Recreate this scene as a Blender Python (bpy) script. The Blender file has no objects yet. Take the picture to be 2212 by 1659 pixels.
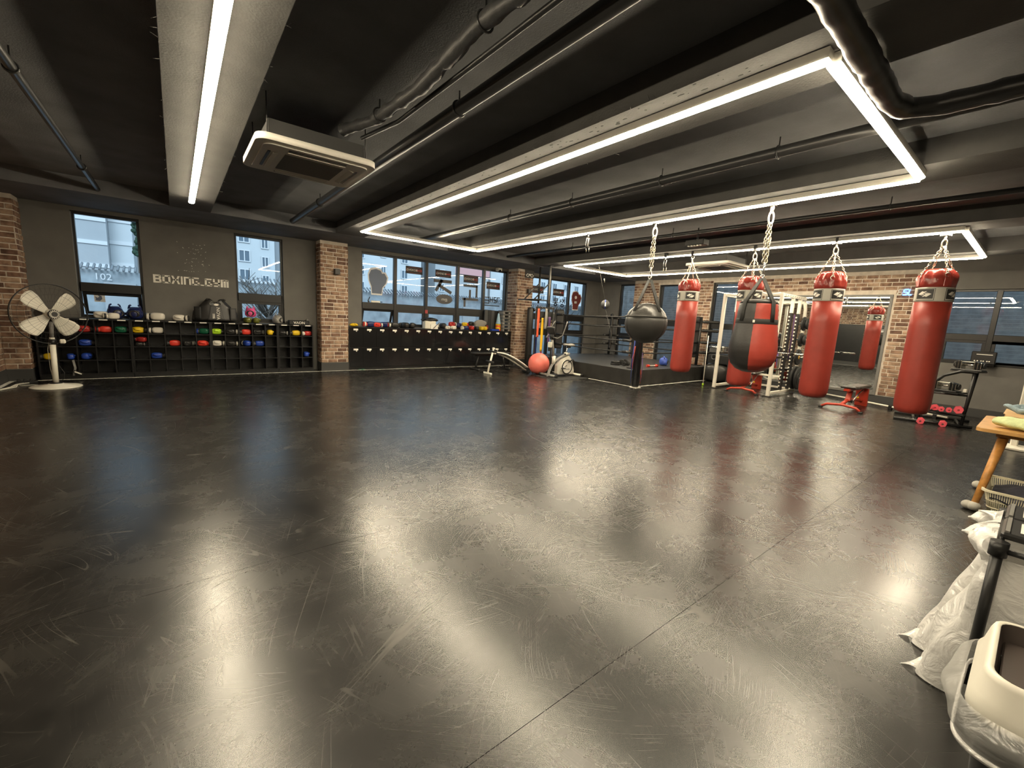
import bpy, bmesh, math, random
from mathutils import Vector, Matrix, Euler
random.seed(7)
PI = math.pi
S = bpy.context.scene
COL = S.collection

# ------------------------------------------------------------------ camera
FPX = 909.69
yaw, pitch, roll = 0.673571, -0.154705, 0.0546787
fw = Vector((math.sin(yaw) * math.cos(pitch), math.cos(yaw) * math.cos(pitch), math.sin(pitch)))
rt = Vector((math.cos(yaw), -math.sin(yaw), 0.0))
up = rt.cross(fw)
r2 = rt * math.cos(roll) + up * math.sin(roll)
u2 = -rt * math.sin(roll) + up * math.cos(roll)
cam_d = bpy.data.cameras.new('camera')
cam_d.sensor_width = 36.0
cam_d.lens = FPX / 2212.0 * 36.0
cam_d.clip_start = 0.05
cam_d.clip_end = 300.0
cam = bpy.data.objects.new('camera', cam_d)
COL.objects.link(cam)
cam.matrix_world = Matrix(((r2.x, u2.x, -fw.x, 0.0), (r2.y, u2.y, -fw.y, 0.0), (r2.z, u2.z, -fw.z, 1.5), (0, 0, 0, 1)))
S.camera = cam

# ------------------------------------------------------------------ world, view
SKY = 1.0
TUBE = 64.0
w = bpy.data.worlds.new('overcast_sky')
S.world = w
w.use_nodes = True
bg = w.node_tree.nodes['Background']
bg.inputs['Color'].default_value = (0.55, 0.76, 0.93, 1)
bg.inputs['Strength'].default_value = SKY
sun_d = bpy.data.lights.new('facade_fill', 'SUN'); sun_d.energy = 1.55; sun_d.angle = math.radians(35); sun_d.color = (0.72, 0.88, 1.0)  # added fill lamp brightening the facades outside; the sky itself is overcast
sun = bpy.data.objects.new('facade_fill', sun_d); COL.objects.link(sun); sun.location = (0, -20, 40)
sun.rotation_euler = Vector((0.3, 1.0, -0.85)).to_track_quat('-Z', 'Y').to_euler()
S.view_settings.view_transform = 'Standard'
S.view_settings.look = 'None'
S.view_settings.gamma = 1.0
S.view_settings.use_curve_mapping = False
S.view_settings.exposure = 0.8
S.cycles.adaptive_threshold = 0.02
S.cycles.max_bounces = 6
S.cycles.diffuse_bounces = 3
S.cycles.glossy_bounces = 3
S.cycles.transmission_bounces = 3
S.cycles.transparent_max_bounces = 8
S.cycles.caustics_reflective = False
S.cycles.caustics_refractive = False

# ------------------------------------------------------------------ materials
MATS = {}
def nd(nt, typ, **kw):
    n = nt.nodes.new(typ)
    for k, v in kw.items():
        setattr(n, k, v)
    return n
def mat(name, col, rough=0.5, metal=0.0, var=0.0, vscale=8.0, bump=0.0, bscale=60.0, spec=0.5, emit=None, estr=0.0, trans=0.0, coat=0.0, alpha=1.0, sheen=0.0):
    """principled material; var mixes a darker/lighter noise mottling into the colour"""
    if name in MATS:
        return MATS[name]
    m = bpy.data.materials.new(name)
    m.use_nodes = True
    nt = m.node_tree
    b = nt.nodes['Principled BSDF']
    b.inputs['Base Color'].default_value = (*col, 1)
    b.inputs['Roughness'].default_value = rough
    b.inputs['Metallic'].default_value = metal
    b.inputs['Specular IOR Level'].default_value = spec
    b.inputs['Coat Weight'].default_value = coat
    b.inputs['Alpha'].default_value = alpha
    b.inputs['Transmission Weight'].default_value = trans
    if emit:
        b.inputs['Emission Color'].default_value = (*emit, 1)
        b.inputs['Emission Strength'].default_value = estr
    tc = nd(nt, 'ShaderNodeTexCoord')
    if var > 0:
        n = nd(nt, 'ShaderNodeTexNoise')
        n.inputs['Scale'].default_value = vscale
        n.inputs['Detail'].default_value = 6
        nt.links.new(tc.outputs['Object'], n.inputs['Vector'])
        r = nd(nt, 'ShaderNodeValToRGB')
        r.color_ramp.elements[0].position = 0.3
        r.color_ramp.elements[1].position = 0.72
        r.color_ramp.elements[0].color = (*[c * (1 - var) for c in col], 1)
        r.color_ramp.elements[1].color = (*[min(1, c * (1 + var)) for c in col], 1)
        nt.links.new(n.outputs['Fac'], r.inputs['Fac'])
        nt.links.new(r.outputs['Color'], b.inputs['Base Color'])
    if bump > 0:
        n = nd(nt, 'ShaderNodeTexNoise')
        n.inputs['Scale'].default_value = bscale
        n.inputs['Detail'].default_value = 5
        nt.links.new(tc.outputs['Object'], n.inputs['Vector'])
        bp = nd(nt, 'ShaderNodeBump')
        bp.inputs['Strength'].default_value = bump
        bp.inputs['Distance'].default_value = 0.01
        nt.links.new(n.outputs['Fac'], bp.inputs['Height'])
        nt.links.new(bp.outputs['Normal'], b.inputs['Normal'])
    MATS[name] = m
    return m

def brick_material():
    m = bpy.data.materials.new('fired_brick')
    m.use_nodes = True
    nt = m.node_tree
    b = nt.nodes['Principled BSDF']
    b.inputs['Roughness'].default_value = 0.85
    oi = nd(nt, 'ShaderNodeObjectInfo')
    ge = nd(nt, 'ShaderNodeNewGeometry')
    ad = nd(nt, 'ShaderNodeMath', operation='ADD')
    fr = nd(nt, 'ShaderNodeMath', operation='FRACT')
    nt.links.new(oi.outputs['Random'], ad.inputs[0])
    nt.links.new(ge.outputs['Random Per Island'], ad.inputs[1])
    nt.links.new(ad.outputs[0], fr.inputs[0])
    r = nd(nt, 'ShaderNodeValToRGB')
    els = r.color_ramp.elements
    els[0].position = 0.0; els[0].color = (0.15, 0.082, 0.056, 1)
    els[1].position = 1.0; els[1].color = (0.46, 0.325, 0.225, 1)
    for p, c in ((0.22, (0.24, 0.135, 0.088, 1)), (0.45, (0.36, 0.225, 0.15, 1)), (0.75, (0.41, 0.275, 0.185, 1))):
        e = els.new(p); e.color = c
    nt.links.new(fr.outputs[0], r.inputs['Fac'])
    n = nd(nt, 'ShaderNodeTexNoise')
    n.inputs['Scale'].default_value = 9.0
    n.inputs['Detail'].default_value = 4
    nt.links.new(ge.outputs['Position'], n.inputs['Vector'])
    r2_ = nd(nt, 'ShaderNodeValToRGB')
    r2_.color_ramp.elements[0].position = 0.33; r2_.color_ramp.elements[0].color = (0.42, 0.38, 0.36, 1)
    r2_.color_ramp.elements[1].position = 0.60; r2_.color_ramp.elements[1].color = (1, 1, 1, 1)
    nt.links.new(n.outputs['Fac'], r2_.inputs['Fac'])
    mx = nd(nt, 'ShaderNodeMix', data_type='RGBA', blend_type='MULTIPLY')
    mx.inputs['Factor'].default_value = 1.0
    nt.links.new(r.outputs['Color'], mx.inputs['A'])
    nt.links.new(r2_.outputs['Color'], mx.inputs['B'])
    nt.links.new(mx.outputs['Result'], b.inputs['Base Color'])
    MATS['fired_brick'] = m
    return m

def glass_material(name, tint, gloss_ior=1.5):
    m = bpy.data.materials.new(name)
    m.use_nodes = True
    nt = m.node_tree
    nt.nodes.remove(nt.nodes['Principled BSDF'])
    out = nt.nodes['Material Output']
    t = nd(nt, 'ShaderNodeBsdfTransparent'); t.inputs['Color'].default_value = (*tint, 1)
    g = nd(nt, 'ShaderNodeBsdfGlossy'); g.inputs['Roughness'].default_value = 0.0
    f = nd(nt, 'ShaderNodeFresnel'); f.inputs['IOR'].default_value = gloss_ior
    mx = nd(nt, 'ShaderNodeMixShader')
    nt.links.new(f.outputs[0], mx.inputs[0]); nt.links.new(t.outputs[0], mx.inputs[1]); nt.links.new(g.outputs[0], mx.inputs[2])
    nt.links.new(mx.outputs[0], out.inputs['Surface'])
    MATS[name] = m
    return m

def film_material(name, col, trans=0.55, alpha=0.75):
    """thin milky plastic film: part see-through, part diffuse and translucent"""
    m = bpy.data.materials.new(name)
    m.use_nodes = True
    nt = m.node_tree
    nt.nodes.remove(nt.nodes['Principled BSDF'])
    out = nt.nodes['Material Output']
    d = nd(nt, 'ShaderNodeBsdfDiffuse'); d.inputs['Color'].default_value = (*col, 1)
    tr = nd(nt, 'ShaderNodeBsdfTranslucent'); tr.inputs['Color'].default_value = (*col, 1)
    g = nd(nt, 'ShaderNodeBsdfGlossy'); g.inputs['Roughness'].default_value = 0.25; g.inputs['Color'].default_value = (1, 1, 1, 1)
    tp = nd(nt, 'ShaderNodeBsdfTransparent')
    a = nd(nt, 'ShaderNodeMixShader'); a.inputs[0].default_value = trans
    nt.links.new(d.outputs[0], a.inputs[1]); nt.links.new(tr.outputs[0], a.inputs[2])
    tcf = nd(nt, 'ShaderNodeTexCoord'); nz = nd(nt, 'ShaderNodeTexNoise'); nz.inputs['Scale'].default_value = 9.0; nz.inputs['Detail'].default_value = 4; nz.inputs['Distortion'].default_value = 1.5
    nt.links.new(tcf.outputs['Object'], nz.inputs['Vector'])
    bpf = nd(nt, 'ShaderNodeBump'); bpf.inputs['Strength'].default_value = 0.8; bpf.inputs['Distance'].default_value = 0.03
    nt.links.new(nz.outputs['Fac'], bpf.inputs['Height'])
    for sh in (d, tr, g): nt.links.new(bpf.outputs['Normal'], sh.inputs['Normal'])
    f = nd(nt, 'ShaderNodeMixShader'); f.inputs[0].default_value = 0.12
    nt.links.new(a.outputs[0], f.inputs[1]); nt.links.new(g.outputs[0], f.inputs[2])
    c = nd(nt, 'ShaderNodeMixShader'); c.inputs[0].default_value = alpha
    nt.links.new(tp.outputs[0], c.inputs[1]); nt.links.new(f.outputs[0], c.inputs[2])
    nt.links.new(c.outputs[0], out.inputs['Surface'])
    MATS[name] = m
    return m

def floor_material():
    m = bpy.data.materials.new('scratched_black_vinyl')
    m.use_nodes = True
    nt = m.node_tree
    b = nt.nodes['Principled BSDF']
    ge = nd(nt, 'ShaderNodeNewGeometry')
    acc = None
    def link(o, i): nt.links.new(o, i)
    wn = nd(nt, 'ShaderNodeTexNoise'); wn.inputs['Scale'].default_value = 0.7; wn.inputs['Detail'].default_value = 1
    link(ge.outputs['Position'], wn.inputs['Vector'])
    mixv = nd(nt, 'ShaderNodeVectorMath', operation='MULTIPLY_ADD')
    mixv.inputs[1].default_value = (0.6, 0.6, 0)
    link(wn.outputs['Color'], mixv.inputs[0]); link(ge.outputs['Position'], mixv.inputs[2])
    # hairline scratches: thin iso-lines of stretched noise, broken up by a second noise
    for k, (ang, sx, sy, wd, amt) in enumerate(((0.25, 0.5, 17, .009, .6), (1.05, 0.6, 15, .008, .5), (1.85, 0.5, 16, .008, .5), (2.6, 0.6, 18, .009, .6), (0.65, 0.9, 46, .018, .26), (1.45, 1.0, 50, .018, .22), (2.2, 0.9, 48, .018, .22), (2.95, 0.8, 52, .018, .26))):
        mp = nd(nt, 'ShaderNodeMapping')
        mp.inputs['Rotation'].default_value = (0, 0, ang)
        mp.inputs['Location'].default_value = (k * 3.7, k * 1.9, k * 2.3)
        link(mixv.outputs[0], mp.inputs['Vector'])
        sc = nd(nt, 'ShaderNodeVectorMath', operation='MULTIPLY'); sc.inputs[1].default_value = (sx, sy, 1)
        link(mp.outputs['Vector'], sc.inputs[0])
        n = nd(nt, 'ShaderNodeTexNoise'); n.inputs['Scale'].default_value = 1.0; n.inputs['Detail'].default_value = 0.0
        link(sc.outputs[0], n.inputs['Vector'])
        ab = nd(nt, 'ShaderNodeMath', operation='SUBTRACT'); ab.inputs[1].default_value = 0.5; link(n.outputs['Fac'], ab.inputs[0])
        a2 = nd(nt, 'ShaderNodeMath', operation='ABSOLUTE'); link(ab.outputs[0], a2.inputs[0])
        r = nd(nt, 'ShaderNodeMapRange'); r.inputs['From Min'].default_value = wd; r.inputs['From Max'].default_value = wd * .25; r.inputs['To Max'].default_value = amt
        link(a2.outputs[0], r.inputs['Value'])
        mk = nd(nt, 'ShaderNodeTexNoise'); mk.inputs['Scale'].default_value = 1.9 if k < 4 else 2.6; mk.inputs['Detail'].default_value = 2
        link(mp.outputs['Vector'], mk.inputs['Vector'])
        mr = nd(nt, 'ShaderNodeMapRange'); mr.inputs['From Min'].default_value = .51 if k < 4 else .48; mr.inputs['From Max'].default_value = .66
        link(mk.outputs['Fac'], mr.inputs['Value'])
        ml = nd(nt, 'ShaderNodeMath', operation='MULTIPLY'); link(r.outputs[0], ml.inputs[0]); link(mr.outputs[0], ml.inputs[1])
        if acc is None:
            acc = ml.outputs[0]
        else:
            mxm = nd(nt, 'ShaderNodeMath', operation='MAXIMUM'); link(acc, mxm.inputs[0]); link(ml.outputs[0], mxm.inputs[1]); acc = mxm.outputs[0]
    scr = nd(nt, 'ShaderNodeMath', operation='MULTIPLY'); link(acc, scr.inputs[0]); scr.inputs[1].default_value = 0.9
    cl = nd(nt, 'ShaderNodeTexNoise'); cl.inputs['Scale'].default_value = 2.3; cl.inputs['Detail'].default_value = 8; cl.inputs['Roughness'].default_value = 0.65
    link(ge.outputs['Position'], cl.inputs['Vector'])
    base = nd(nt, 'ShaderNodeValToRGB')
    base.color_ramp.elements[0].position = 0.35; base.color_ramp.elements[0].color = (0.0065, 0.0062, 0.0058, 1)
    base.color_ramp.elements[1].position = 0.7; base.color_ramp.elements[1].color = (0.017, 0.0158, 0.014, 1)
    link(cl.outputs['Fac'], base.inputs['Fac'])
    mx = nd(nt, 'ShaderNodeMix', data_type='RGBA')
    link(scr.outputs[0], mx.inputs['Factor']); link(base.outputs['Color'], mx.inputs['A']); mx.inputs['B'].default_value = (0.085, 0.078, 0.067, 1)
    link(mx.outputs['Result'], b.inputs['Base Color'])
    rg = nd(nt, 'ShaderNodeMapRange'); rg.inputs['From Min'].default_value = 0.3; rg.inputs['From Max'].default_value = 0.7; rg.inputs['To Min'].default_value = 0.235; rg.inputs['To Max'].default_value = 0.295
    link(cl.outputs['Fac'], rg.inputs['Value'])
    ra = nd(nt, 'ShaderNodeMath', operation='MULTIPLY_ADD'); ra.inputs[1].default_value = 0.10
    link(scr.outputs[0], ra.inputs[0]); link(rg.outputs[0], ra.inputs[2]); link(ra.outputs[0], b.inputs['Roughness'])
    fine = nd(nt, 'ShaderNodeTexNoise'); fine.inputs['Scale'].default_value = 260; fine.inputs['Detail'].default_value = 3
    link(ge.outputs['Position'], fine.inputs['Vector'])
    bp = nd(nt, 'ShaderNodeBump'); bp.inputs['Strength'].default_value = 0.03; bp.inputs['Distance'].default_value = 0.001
    link(fine.outputs['Fac'], bp.inputs['Height']); link(bp.outputs['Normal'], b.inputs['Normal'])
    b.inputs['Specular IOR Level'].default_value = 0.75
    MATS['floor'] = m
    return m

# ------------------------------------------------------------------ mesh builder
def rotm(rot):
    return Euler(rot, 'XYZ').to_matrix() if rot else Matrix.Identity(3)
class MB:
    def __init__(s):
        s.v = []; s.f = []; s.sm = []
    def add(s, vs, fs, smooth=False):
        o = len(s.v)
        s.v += [tuple(x) for x in vs]
        s.f += [tuple(i + o for i in f) for f in fs]
        s.sm += [smooth] * len(fs)
        return s
    def box(s, c, size, rot=None, bev=0.0):
        c = Vector(c); R = rotm(rot); h = [x / 2 for x in size]
        if bev <= 0:
            vs = [c + R @ Vector((sx * h[0], sy * h[1], sz * h[2])) for sx in (-1, 1) for sy in (-1, 1) for sz in (-1, 1)]
            return s.add(vs, [(0, 1, 3, 2), (4, 6, 7, 5), (0, 4, 5, 1), (2, 3, 7, 6), (0, 2, 6, 4), (1, 5, 7, 3)])
        bev = min(bev, min(h) * 0.95)
        idx = {}; vs = []
        for sx in (-1, 1):
            for sy in (-1, 1):
                for sz in (-1, 1):
                    for a in range(3):
                        p = [sx * h[0], sy * h[1], sz * h[2]]
                        sg = (sx, sy, sz)
                        for k in range(3):
                            if k != a:
                                p[k] -= sg[k] * bev
                        idx[(sx, sy, sz, a)] = len(vs); vs.append(c + R @ Vector(p))
        fs = []
        for a in range(3):
            b_, c_ = (a + 1) % 3, (a + 2) % 3
            for sg in (-1, 1):
                q = []
                for u, v in ((-1, -1), (1, -1), (1, 1), (-1, 1)):
                    k = [0, 0, 0]; k[a] = sg; k[b_] = u; k[c_] = v
                    q.append(idx[(*k, a)])
                fs.append(tuple(q) if sg > 0 else tuple(q[::-1]))
            for u in (-1, 1):
                for v in (-1, 1):
                    k0 = [0, 0, 0]; k0[a] = -1; k0[b_] = u; k0[c_] = v
                    k1 = list(k0); k1[a] = 1
                    q = (idx[(*k0, b_)], idx[(*k1, b_)], idx[(*k1, c_)], idx[(*k0, c_)])
                    fs.append(q if u * v > 0 else q[::-1])
        for sx in (-1, 1):
            for sy in (-1, 1):
                for sz in (-1, 1):
                    q = tuple(idx[(sx, sy, sz, a)] for a in range(3))
                    fs.append(q if sx * sy * sz > 0 else q[::-1])
        return s.add(vs, fs)
    def span(s, x0, x1, y0, y1, z0, z1, bev=0.0):
        return s.box(((x0 + x1) / 2, (y0 + y1) / 2, (z0 + z1) / 2), (abs(x1 - x0), abs(y1 - y0), abs(z1 - z0)), None, bev)
    def cyl(s, p0, p1, r, r2=None, seg=16, caps=True, smooth=True):
        p0 = Vector(p0); p1 = Vector(p1); r2 = r if r2 is None else r2
        d = (p1 - p0).normalized()
        a = d.orthogonal().normalized(); b = d.cross(a)
        vs = []
        for p, rr in ((p0, r), (p1, r2)):
            for k in range(seg):
                t = 2 * PI * k / seg
                vs.append(p + (a * math.cos(t) + b * math.sin(t)) * rr)
        s.add(vs, [(k, (k + 1) % seg, seg + (k + 1) % seg, seg + k) for k in range(seg)], smooth)
        if caps:
            o = len(s.v) - 2 * seg
            s.f += [tuple(o + k for k in range(seg))[::-1], tuple(o + seg + k for k in range(seg))]; s.sm += [False, False]
        return s
    def tube(s, pts, r, seg=10, caps=True, radii=None, flat=1.0, upv=None):
        pts = [Vector(p) for p in pts]
        n = len(pts); vs = []; prev = None
        for i, p in enumerate(pts):
            d = (pts[min(i + 1, n - 1)] - pts[max(i - 1, 0)]).normalized()
            if prev is None:
                a = (Vector(upv) if upv else d.orthogonal()); a = (a - d * a.dot(d)).normalized()
            else:
                a = (prev - d * prev.dot(d)).normalized()
            prev = a; b = d.cross(a)
            rr = radii[i] if radii else r
            for k in range(seg):
                t = 2 * PI * k / seg
                vs.append(p + a * math.cos(t) * rr + b * math.sin(t) * rr * flat)
        fs = [(i * seg + k, i * seg + (k + 1) % seg, (i + 1) * seg + (k + 1) % seg, (i + 1) * seg + k) for i in range(n - 1) for k in range(seg)]
        s.add(vs, fs, True)
        if caps:
            o = len(s.v) - n * seg
            s.f += [tuple(o + k for k in range(seg))[::-1], tuple(o + (n - 1) * seg + k for k in range(seg))]; s.sm += [False, False]
        return s
    def lathe(s, prof, c=(0, 0, 0), seg=24, rot=None, scale=(1, 1, 1), wob=None):
        """prof: (radius, z) from bottom to top; wob(angle, index) -> radius factor"""
        c = Vector(c); R = rotm(rot); vs = []; n = len(prof)
        for i, (r, z) in enumerate(prof):
            for k in range(seg):
                t = 2 * PI * k / seg
                f = wob(t, i) if wob else 1.0
                vs.append(c + R @ Vector((r * f * math.cos(t) * scale[0], r * f * math.sin(t) * scale[1], z * scale[2])))
        fs = [(i * seg + k, i * seg + (k + 1) % seg, (i + 1) * seg + (k + 1) % seg, (i + 1) * seg + k) for i in range(n - 1) for k in range(seg)]
        s.add(vs, fs, True)
        o = len(s.v) - n * seg
        if prof[0][0] > 1e-5: s.f.append(tuple(o + k for k in range(seg))[::-1]); s.sm.append(False)
        if prof[-1][0] > 1e-5: s.f.append(tuple(o + (n - 1) * seg + k for k in range(seg))); s.sm.append(False)
        return s
    def ball(s, c, r, rot=None, seg=16, rings=10, wob=None):
        if not isinstance(r, (tuple, list)): r = (r, r, r)
        prof = [(max(1e-4, math.sin(PI * i / rings)), -math.cos(PI * i / rings)) for i in range(rings + 1)]
        return s.lathe([(p[0], p[1]) for p in prof], c, seg, rot, r, wob)
    def prism(s, outline, axis, a0, a1, smooth=False):
        """outline: 2D polygon (counter-clockwise) extruded along axis 'x','y','z' from a0 to a1"""
        def p3(u, v, a):
            return {'x': (a, u, v), 'y': (u, a, v), 'z': (u, v, a)}[axis]
        n = len(outline)
        vs = [p3(u, v, a0) for u, v in outline] + [p3(u, v, a1) for u, v in outline]
        fs = [tuple(range(n))[::-1], tuple(range(n, 2 * n))]
        s.add(vs, fs)
        o = len(s.v) - 2 * n
        s.f += [(o + k, o + (k + 1) % n, o + n + (k + 1) % n, o + n + k) for k in range(n)]; s.sm += [smooth] * n
        return s
    def torus(s, c, R_, r, rot=None, seg=24, ts=8, scale=(1, 1, 1)):
        c = Vector(c); M = rotm(rot); vs = []
        for i in range(seg):
            a = 2 * PI * i / seg
            for k in range(ts):
                t = 2 * PI * k / ts
                vs.append(c + M @ Vector(((R_ + r * math.cos(t)) * math.cos(a) * scale[0], (R_ + r * math.cos(t)) * math.sin(a) * scale[1], r * math.sin(t) * scale[2])))
        fs = [(i * ts + k, ((i + 1) % seg) * ts + k, ((i + 1) % seg) * ts + (k + 1) % ts, i * ts + (k + 1) % ts) for i in range(seg) for k in range(ts)]
        return s.add(vs, fs, True)
    def grid(s, fn, nu, nv, closed_u=False, smooth=True):
        """fn(u,v) in 0..1 -> point"""
        vs = [fn(i / (nu if closed_u else nu - 1), j / (nv - 1)) for j in range(nv) for i in range(nu)]
        fs = []
        for j in range(nv - 1):
            for i in range(nu if closed_u else nu - 1):
                i2 = (i + 1) % nu
                fs.append((j * nu + i, j * nu + i2, (j + 1) * nu + i2, (j + 1) * nu + i))
        return s.add(vs, fs, smooth)
    def mesh(s, name, m):
        me = bpy.data.meshes.new(name)
        me.from_pydata(s.v, [], s.f)
        me.polygons.foreach_set('use_smooth', s.sm)
        me.materials.append(m)
        me.update()
        bm = bmesh.new(); bm.from_mesh(me)
        bmesh.ops.recalc_face_normals(bm, faces=bm.faces)
        bm.to_mesh(me); bm.free()
        return me
    def build(s, name, m, parent=None, loc=None, rot=None, solid=0.0):
        me = s.mesh(name, MATS[m] if isinstance(m, str) else m)
        o = bpy.data.objects.new(name, me); COL.objects.link(o)
        if parent: o.parent = parent
        if loc: o.location = loc
        if rot: o.rotation_euler = rot
        if solid:
            md = o.modifiers.new('thickness', 'SOLIDIFY'); md.thickness = solid; md.offset = 0
        return o

def tag(o, label=None, cat=None, group=None, kind=None):
    if label: o['label'] = label
    if cat: o['category'] = cat
    if group: o['group'] = group
    if kind: o['kind'] = kind
    return o
def thing(name, label, cat, loc=(0, 0, 0), rotz=0.0, group=None, kind=None):
    o = bpy.data.objects.new(name, None); COL.objects.link(o)
    o.location = loc; o.rotation_euler = (0, 0, rotz); o.empty_display_size = 0.1
    return tag(o, label, cat, group, kind)
def kids(o):
    return [c for c in bpy.data.objects if c.parent == o]
def dup(root, loc, rotz=None, label=None):
    r = root.copy(); COL.objects.link(r); r.location = loc
    if rotz is not None: r.rotation_euler = (0, 0, rotz)
    if label: r['label'] = label
    for ch in root.children:
        c = ch.copy(); COL.objects.link(c); c.parent = r
        for g in ch.children:
            d = g.copy(); COL.objects.link(d); d.parent = c
    return r
def bez(p0, p1, p2, p3, n=12):
    p0, p1, p2, p3 = map(Vector, (p0, p1, p2, p3)); out = []
    for i in range(n + 1):
        t = i / n; q = 1 - t
        out.append(p0 * q ** 3 + p1 * 3 * q * q * t + p2 * 3 * q * t * t + p3 * t ** 3)
    return out
def arc(c, r, a0, a1, n=10):
    return [(c[0] + r * math.cos(a0 + (a1 - a0) * i / n), c[1] + r * math.sin(a0 + (a1 - a0) * i / n)) for i in range(n + 1)]
def rrect(w_, h_, r, n=4, c=(0, 0)):
    pts = []
    for sx, sy, a in ((1, 1, 0), (-1, 1, PI / 2), (-1, -1, PI), (1, -1, 1.5 * PI)):
        pts += arc((c[0] + sx * (w_ / 2 - r), c[1] + sy * (h_ / 2 - r)), r, a, a + PI / 2, n)
    return pts
def text(name, body, size, m, parent, loc, rot, depth=0.002, align='CENTER', sx=1.0):
    cu = bpy.data.curves.new(name, 'FONT'); cu.body = body; cu.size = size; cu.extrude = depth; cu.align_x = align; cu.align_y = 'CENTER'
    cu.resolution_u = 2
    cu.materials.append(MATS[m])
    tmp = bpy.data.objects.new(name, cu)
    me = bpy.data.meshes.new_from_object(tmp)
    bpy.data.objects.remove(tmp); bpy.data.curves.remove(cu)
    if sx != 1.0:
        for v in me.vertices: v.co.x *= sx
    if sx < 0: me.flip_normals()
    o = bpy.data.objects.new(name, me); COL.objects.link(o); o.parent = parent; o.location = loc; o.rotation_euler = rot
    return o

brick_material(); floor_material()
glass_material('window_glass', (0.93, 0.965, 0.98))
film_material('milky_bag', (0.95, 0.94, 0.92), 0.42, 0.93)
film_material('clear_bag', (0.80, 0.80, 0.78), 0.4, 0.34)
mat('mortar', (0.64, 0.57, 0.48), 0.95, var=0.15, bump=0.3)
mat('wall_grey', (0.150, 0.144, 0.132), 0.9, var=0.10, vscale=3, bump=0.15, bscale=120)
mat('wall_dark', (0.05, 0.047, 0.043), 0.9, var=0.1, bump=0.1)
mat('skirting_grey', (0.045, 0.045, 0.044), 0.55)
mat('ceiling_black', (0.165, 0.169, 0.18), 0.85, var=0.18, vscale=2.2, bump=0.35, bscale=90)
mat('beam_grey', (0.085, 0.083, 0.081), 0.9, var=0.14, vscale=3.5, bump=0.25, bscale=70)
mat('chip_dark', (0.02, 0.02, 0.02), 0.9)
mat('pipe_black', (0.022, 0.022, 0.022), 0.35)
mat('frame_black', (0.013, 0.0125, 0.012), 0.38)
mat('frame_silver', (0.35, 0.36, 0.36), 0.3, 0.8)
mat('black_lam', (0.010, 0.010, 0.0105), 0.32, var=0.2)
mat('black_gloss', (0.010, 0.010, 0.011), 0.10)
mat('black_rubber', (0.014, 0.014, 0.014), 0.6, var=0.2)
mat('black_plastic', (0.014, 0.014, 0.014), 0.38)
mat('black_vinyl', (0.022, 0.021, 0.020), 0.36, bump=0.12, bscale=40)
mat('black_metal', (0.018, 0.018, 0.018), 0.33)
mat('dark_grey', (0.06, 0.06, 0.06), 0.55)
mat('mid_grey', (0.17, 0.165, 0.155), 0.5)
mat('grey_leather', (0.26, 0.25, 0.23), 0.42)
mat('white_plastic', (0.74, 0.71, 0.62), 0.42)
mat('white_paint', (0.80, 0.76, 0.66), 0.4)
mat('cream_panel', (0.86, 0.82, 0.74), 0.5)
mat('tape_white', (0.9, 0.87, 0.80), 0.6, var=0.12, vscale=14)
mat('label_white', (0.85, 0.82, 0.74), 0.5)
mat('red_vinyl', (0.36, 0.047, 0.032), 0.42, var=0.10, vscale=5, bump=0.10, bscale=30)
mat('red_gloss', (0.30, 0.040, 0.030), 0.2, var=0.1, bump=0.9, bscale=13)
mat('band_grey', (0.50, 0.48, 0.42), 0.5)
mat('bag_print_black', (0.02, 0.02, 0.018), 0.5)
mat('red_metal', (0.46, 0.045, 0.022), 0.3)
mat('chrome', (0.62, 0.60, 0.55), 0.22, 1.0)
mat('chain_steel', (0.58, 0.54, 0.44), 0.32, 1.0)
mat('blue_glove', (0.018, 0.055, 0.34), 0.3)
mat('navy_glove', (0.010, 0.018, 0.09), 0.3)
mat('red_glove', (0.72, 0.05, 0.03), 0.32)
mat('dark_red_glove', (0.45, 0.03, 0.025), 0.32)
mat('green_glove', (0.008, 0.11, 0.055), 0.3)
mat('yellow_glove', (0.78, 0.52, 0.015), 0.35)
mat('lime_glove', (0.45, 0.75, 0.03), 0.35)
mat('white_glove', (0.74, 0.70, 0.62), 0.38)
mat('olive_glove', (0.12, 0.13, 0.02), 0.25)
mat('pink_glove', (0.75, 0.09, 0.28), 0.4)
mat('coral_rubber', (0.80, 0.19, 0.15), 0.34, var=0.06)
mat('pink_rubber', (0.85, 0.11, 0.15), 0.5)
mat('orange_band', (0.80, 0.12, 0.05), 0.45)
mat('yellow_band', (0.85, 0.50, 0.02), 0.45)
mat('purple_band', (0.10, 0.045, 0.14), 0.5)
mat('violet_band', (0.28, 0.16, 0.50), 0.5)
mat('blue_band', (0.05, 0.10, 0.45), 0.5)
mat('light_blue', (0.35, 0.55, 0.72), 0.5)
mat('wood_top', (0.55, 0.30, 0.10), 0.42, var=0.2, vscale=10)
mat('wood_leg', (0.52, 0.24, 0.06), 0.4, var=0.25, vscale=22)
mat('cardboard', (0.58, 0.38, 0.19), 0.75, var=0.08)
mat('towel_green', (0.58, 0.66, 0.36), 0.95, var=0.1, vscale=30, bump=0.6, bscale=160)
mat('towel_blue', (0.30, 0.39, 0.44), 0.95, var=0.1, vscale=30, bump=0.6, bscale=160)
mat('navy_cloth', (0.022, 0.022, 0.034), 0.9, var=0.3, vscale=18, bump=0.5, bscale=80)
mat('basket_cream', (0.74, 0.68, 0.50), 0.45)
mat('felt_grey', (0.46, 0.44, 0.39), 0.95, bump=0.4, bscale=200)
mat('lid_brown', (0.07, 0.055, 0.048), 0.4)
mat('tube_light', (1, 0.93, 0.78), 0.5, emit=(1.0, 0.86, 0.62), estr=TUBE)
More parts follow.
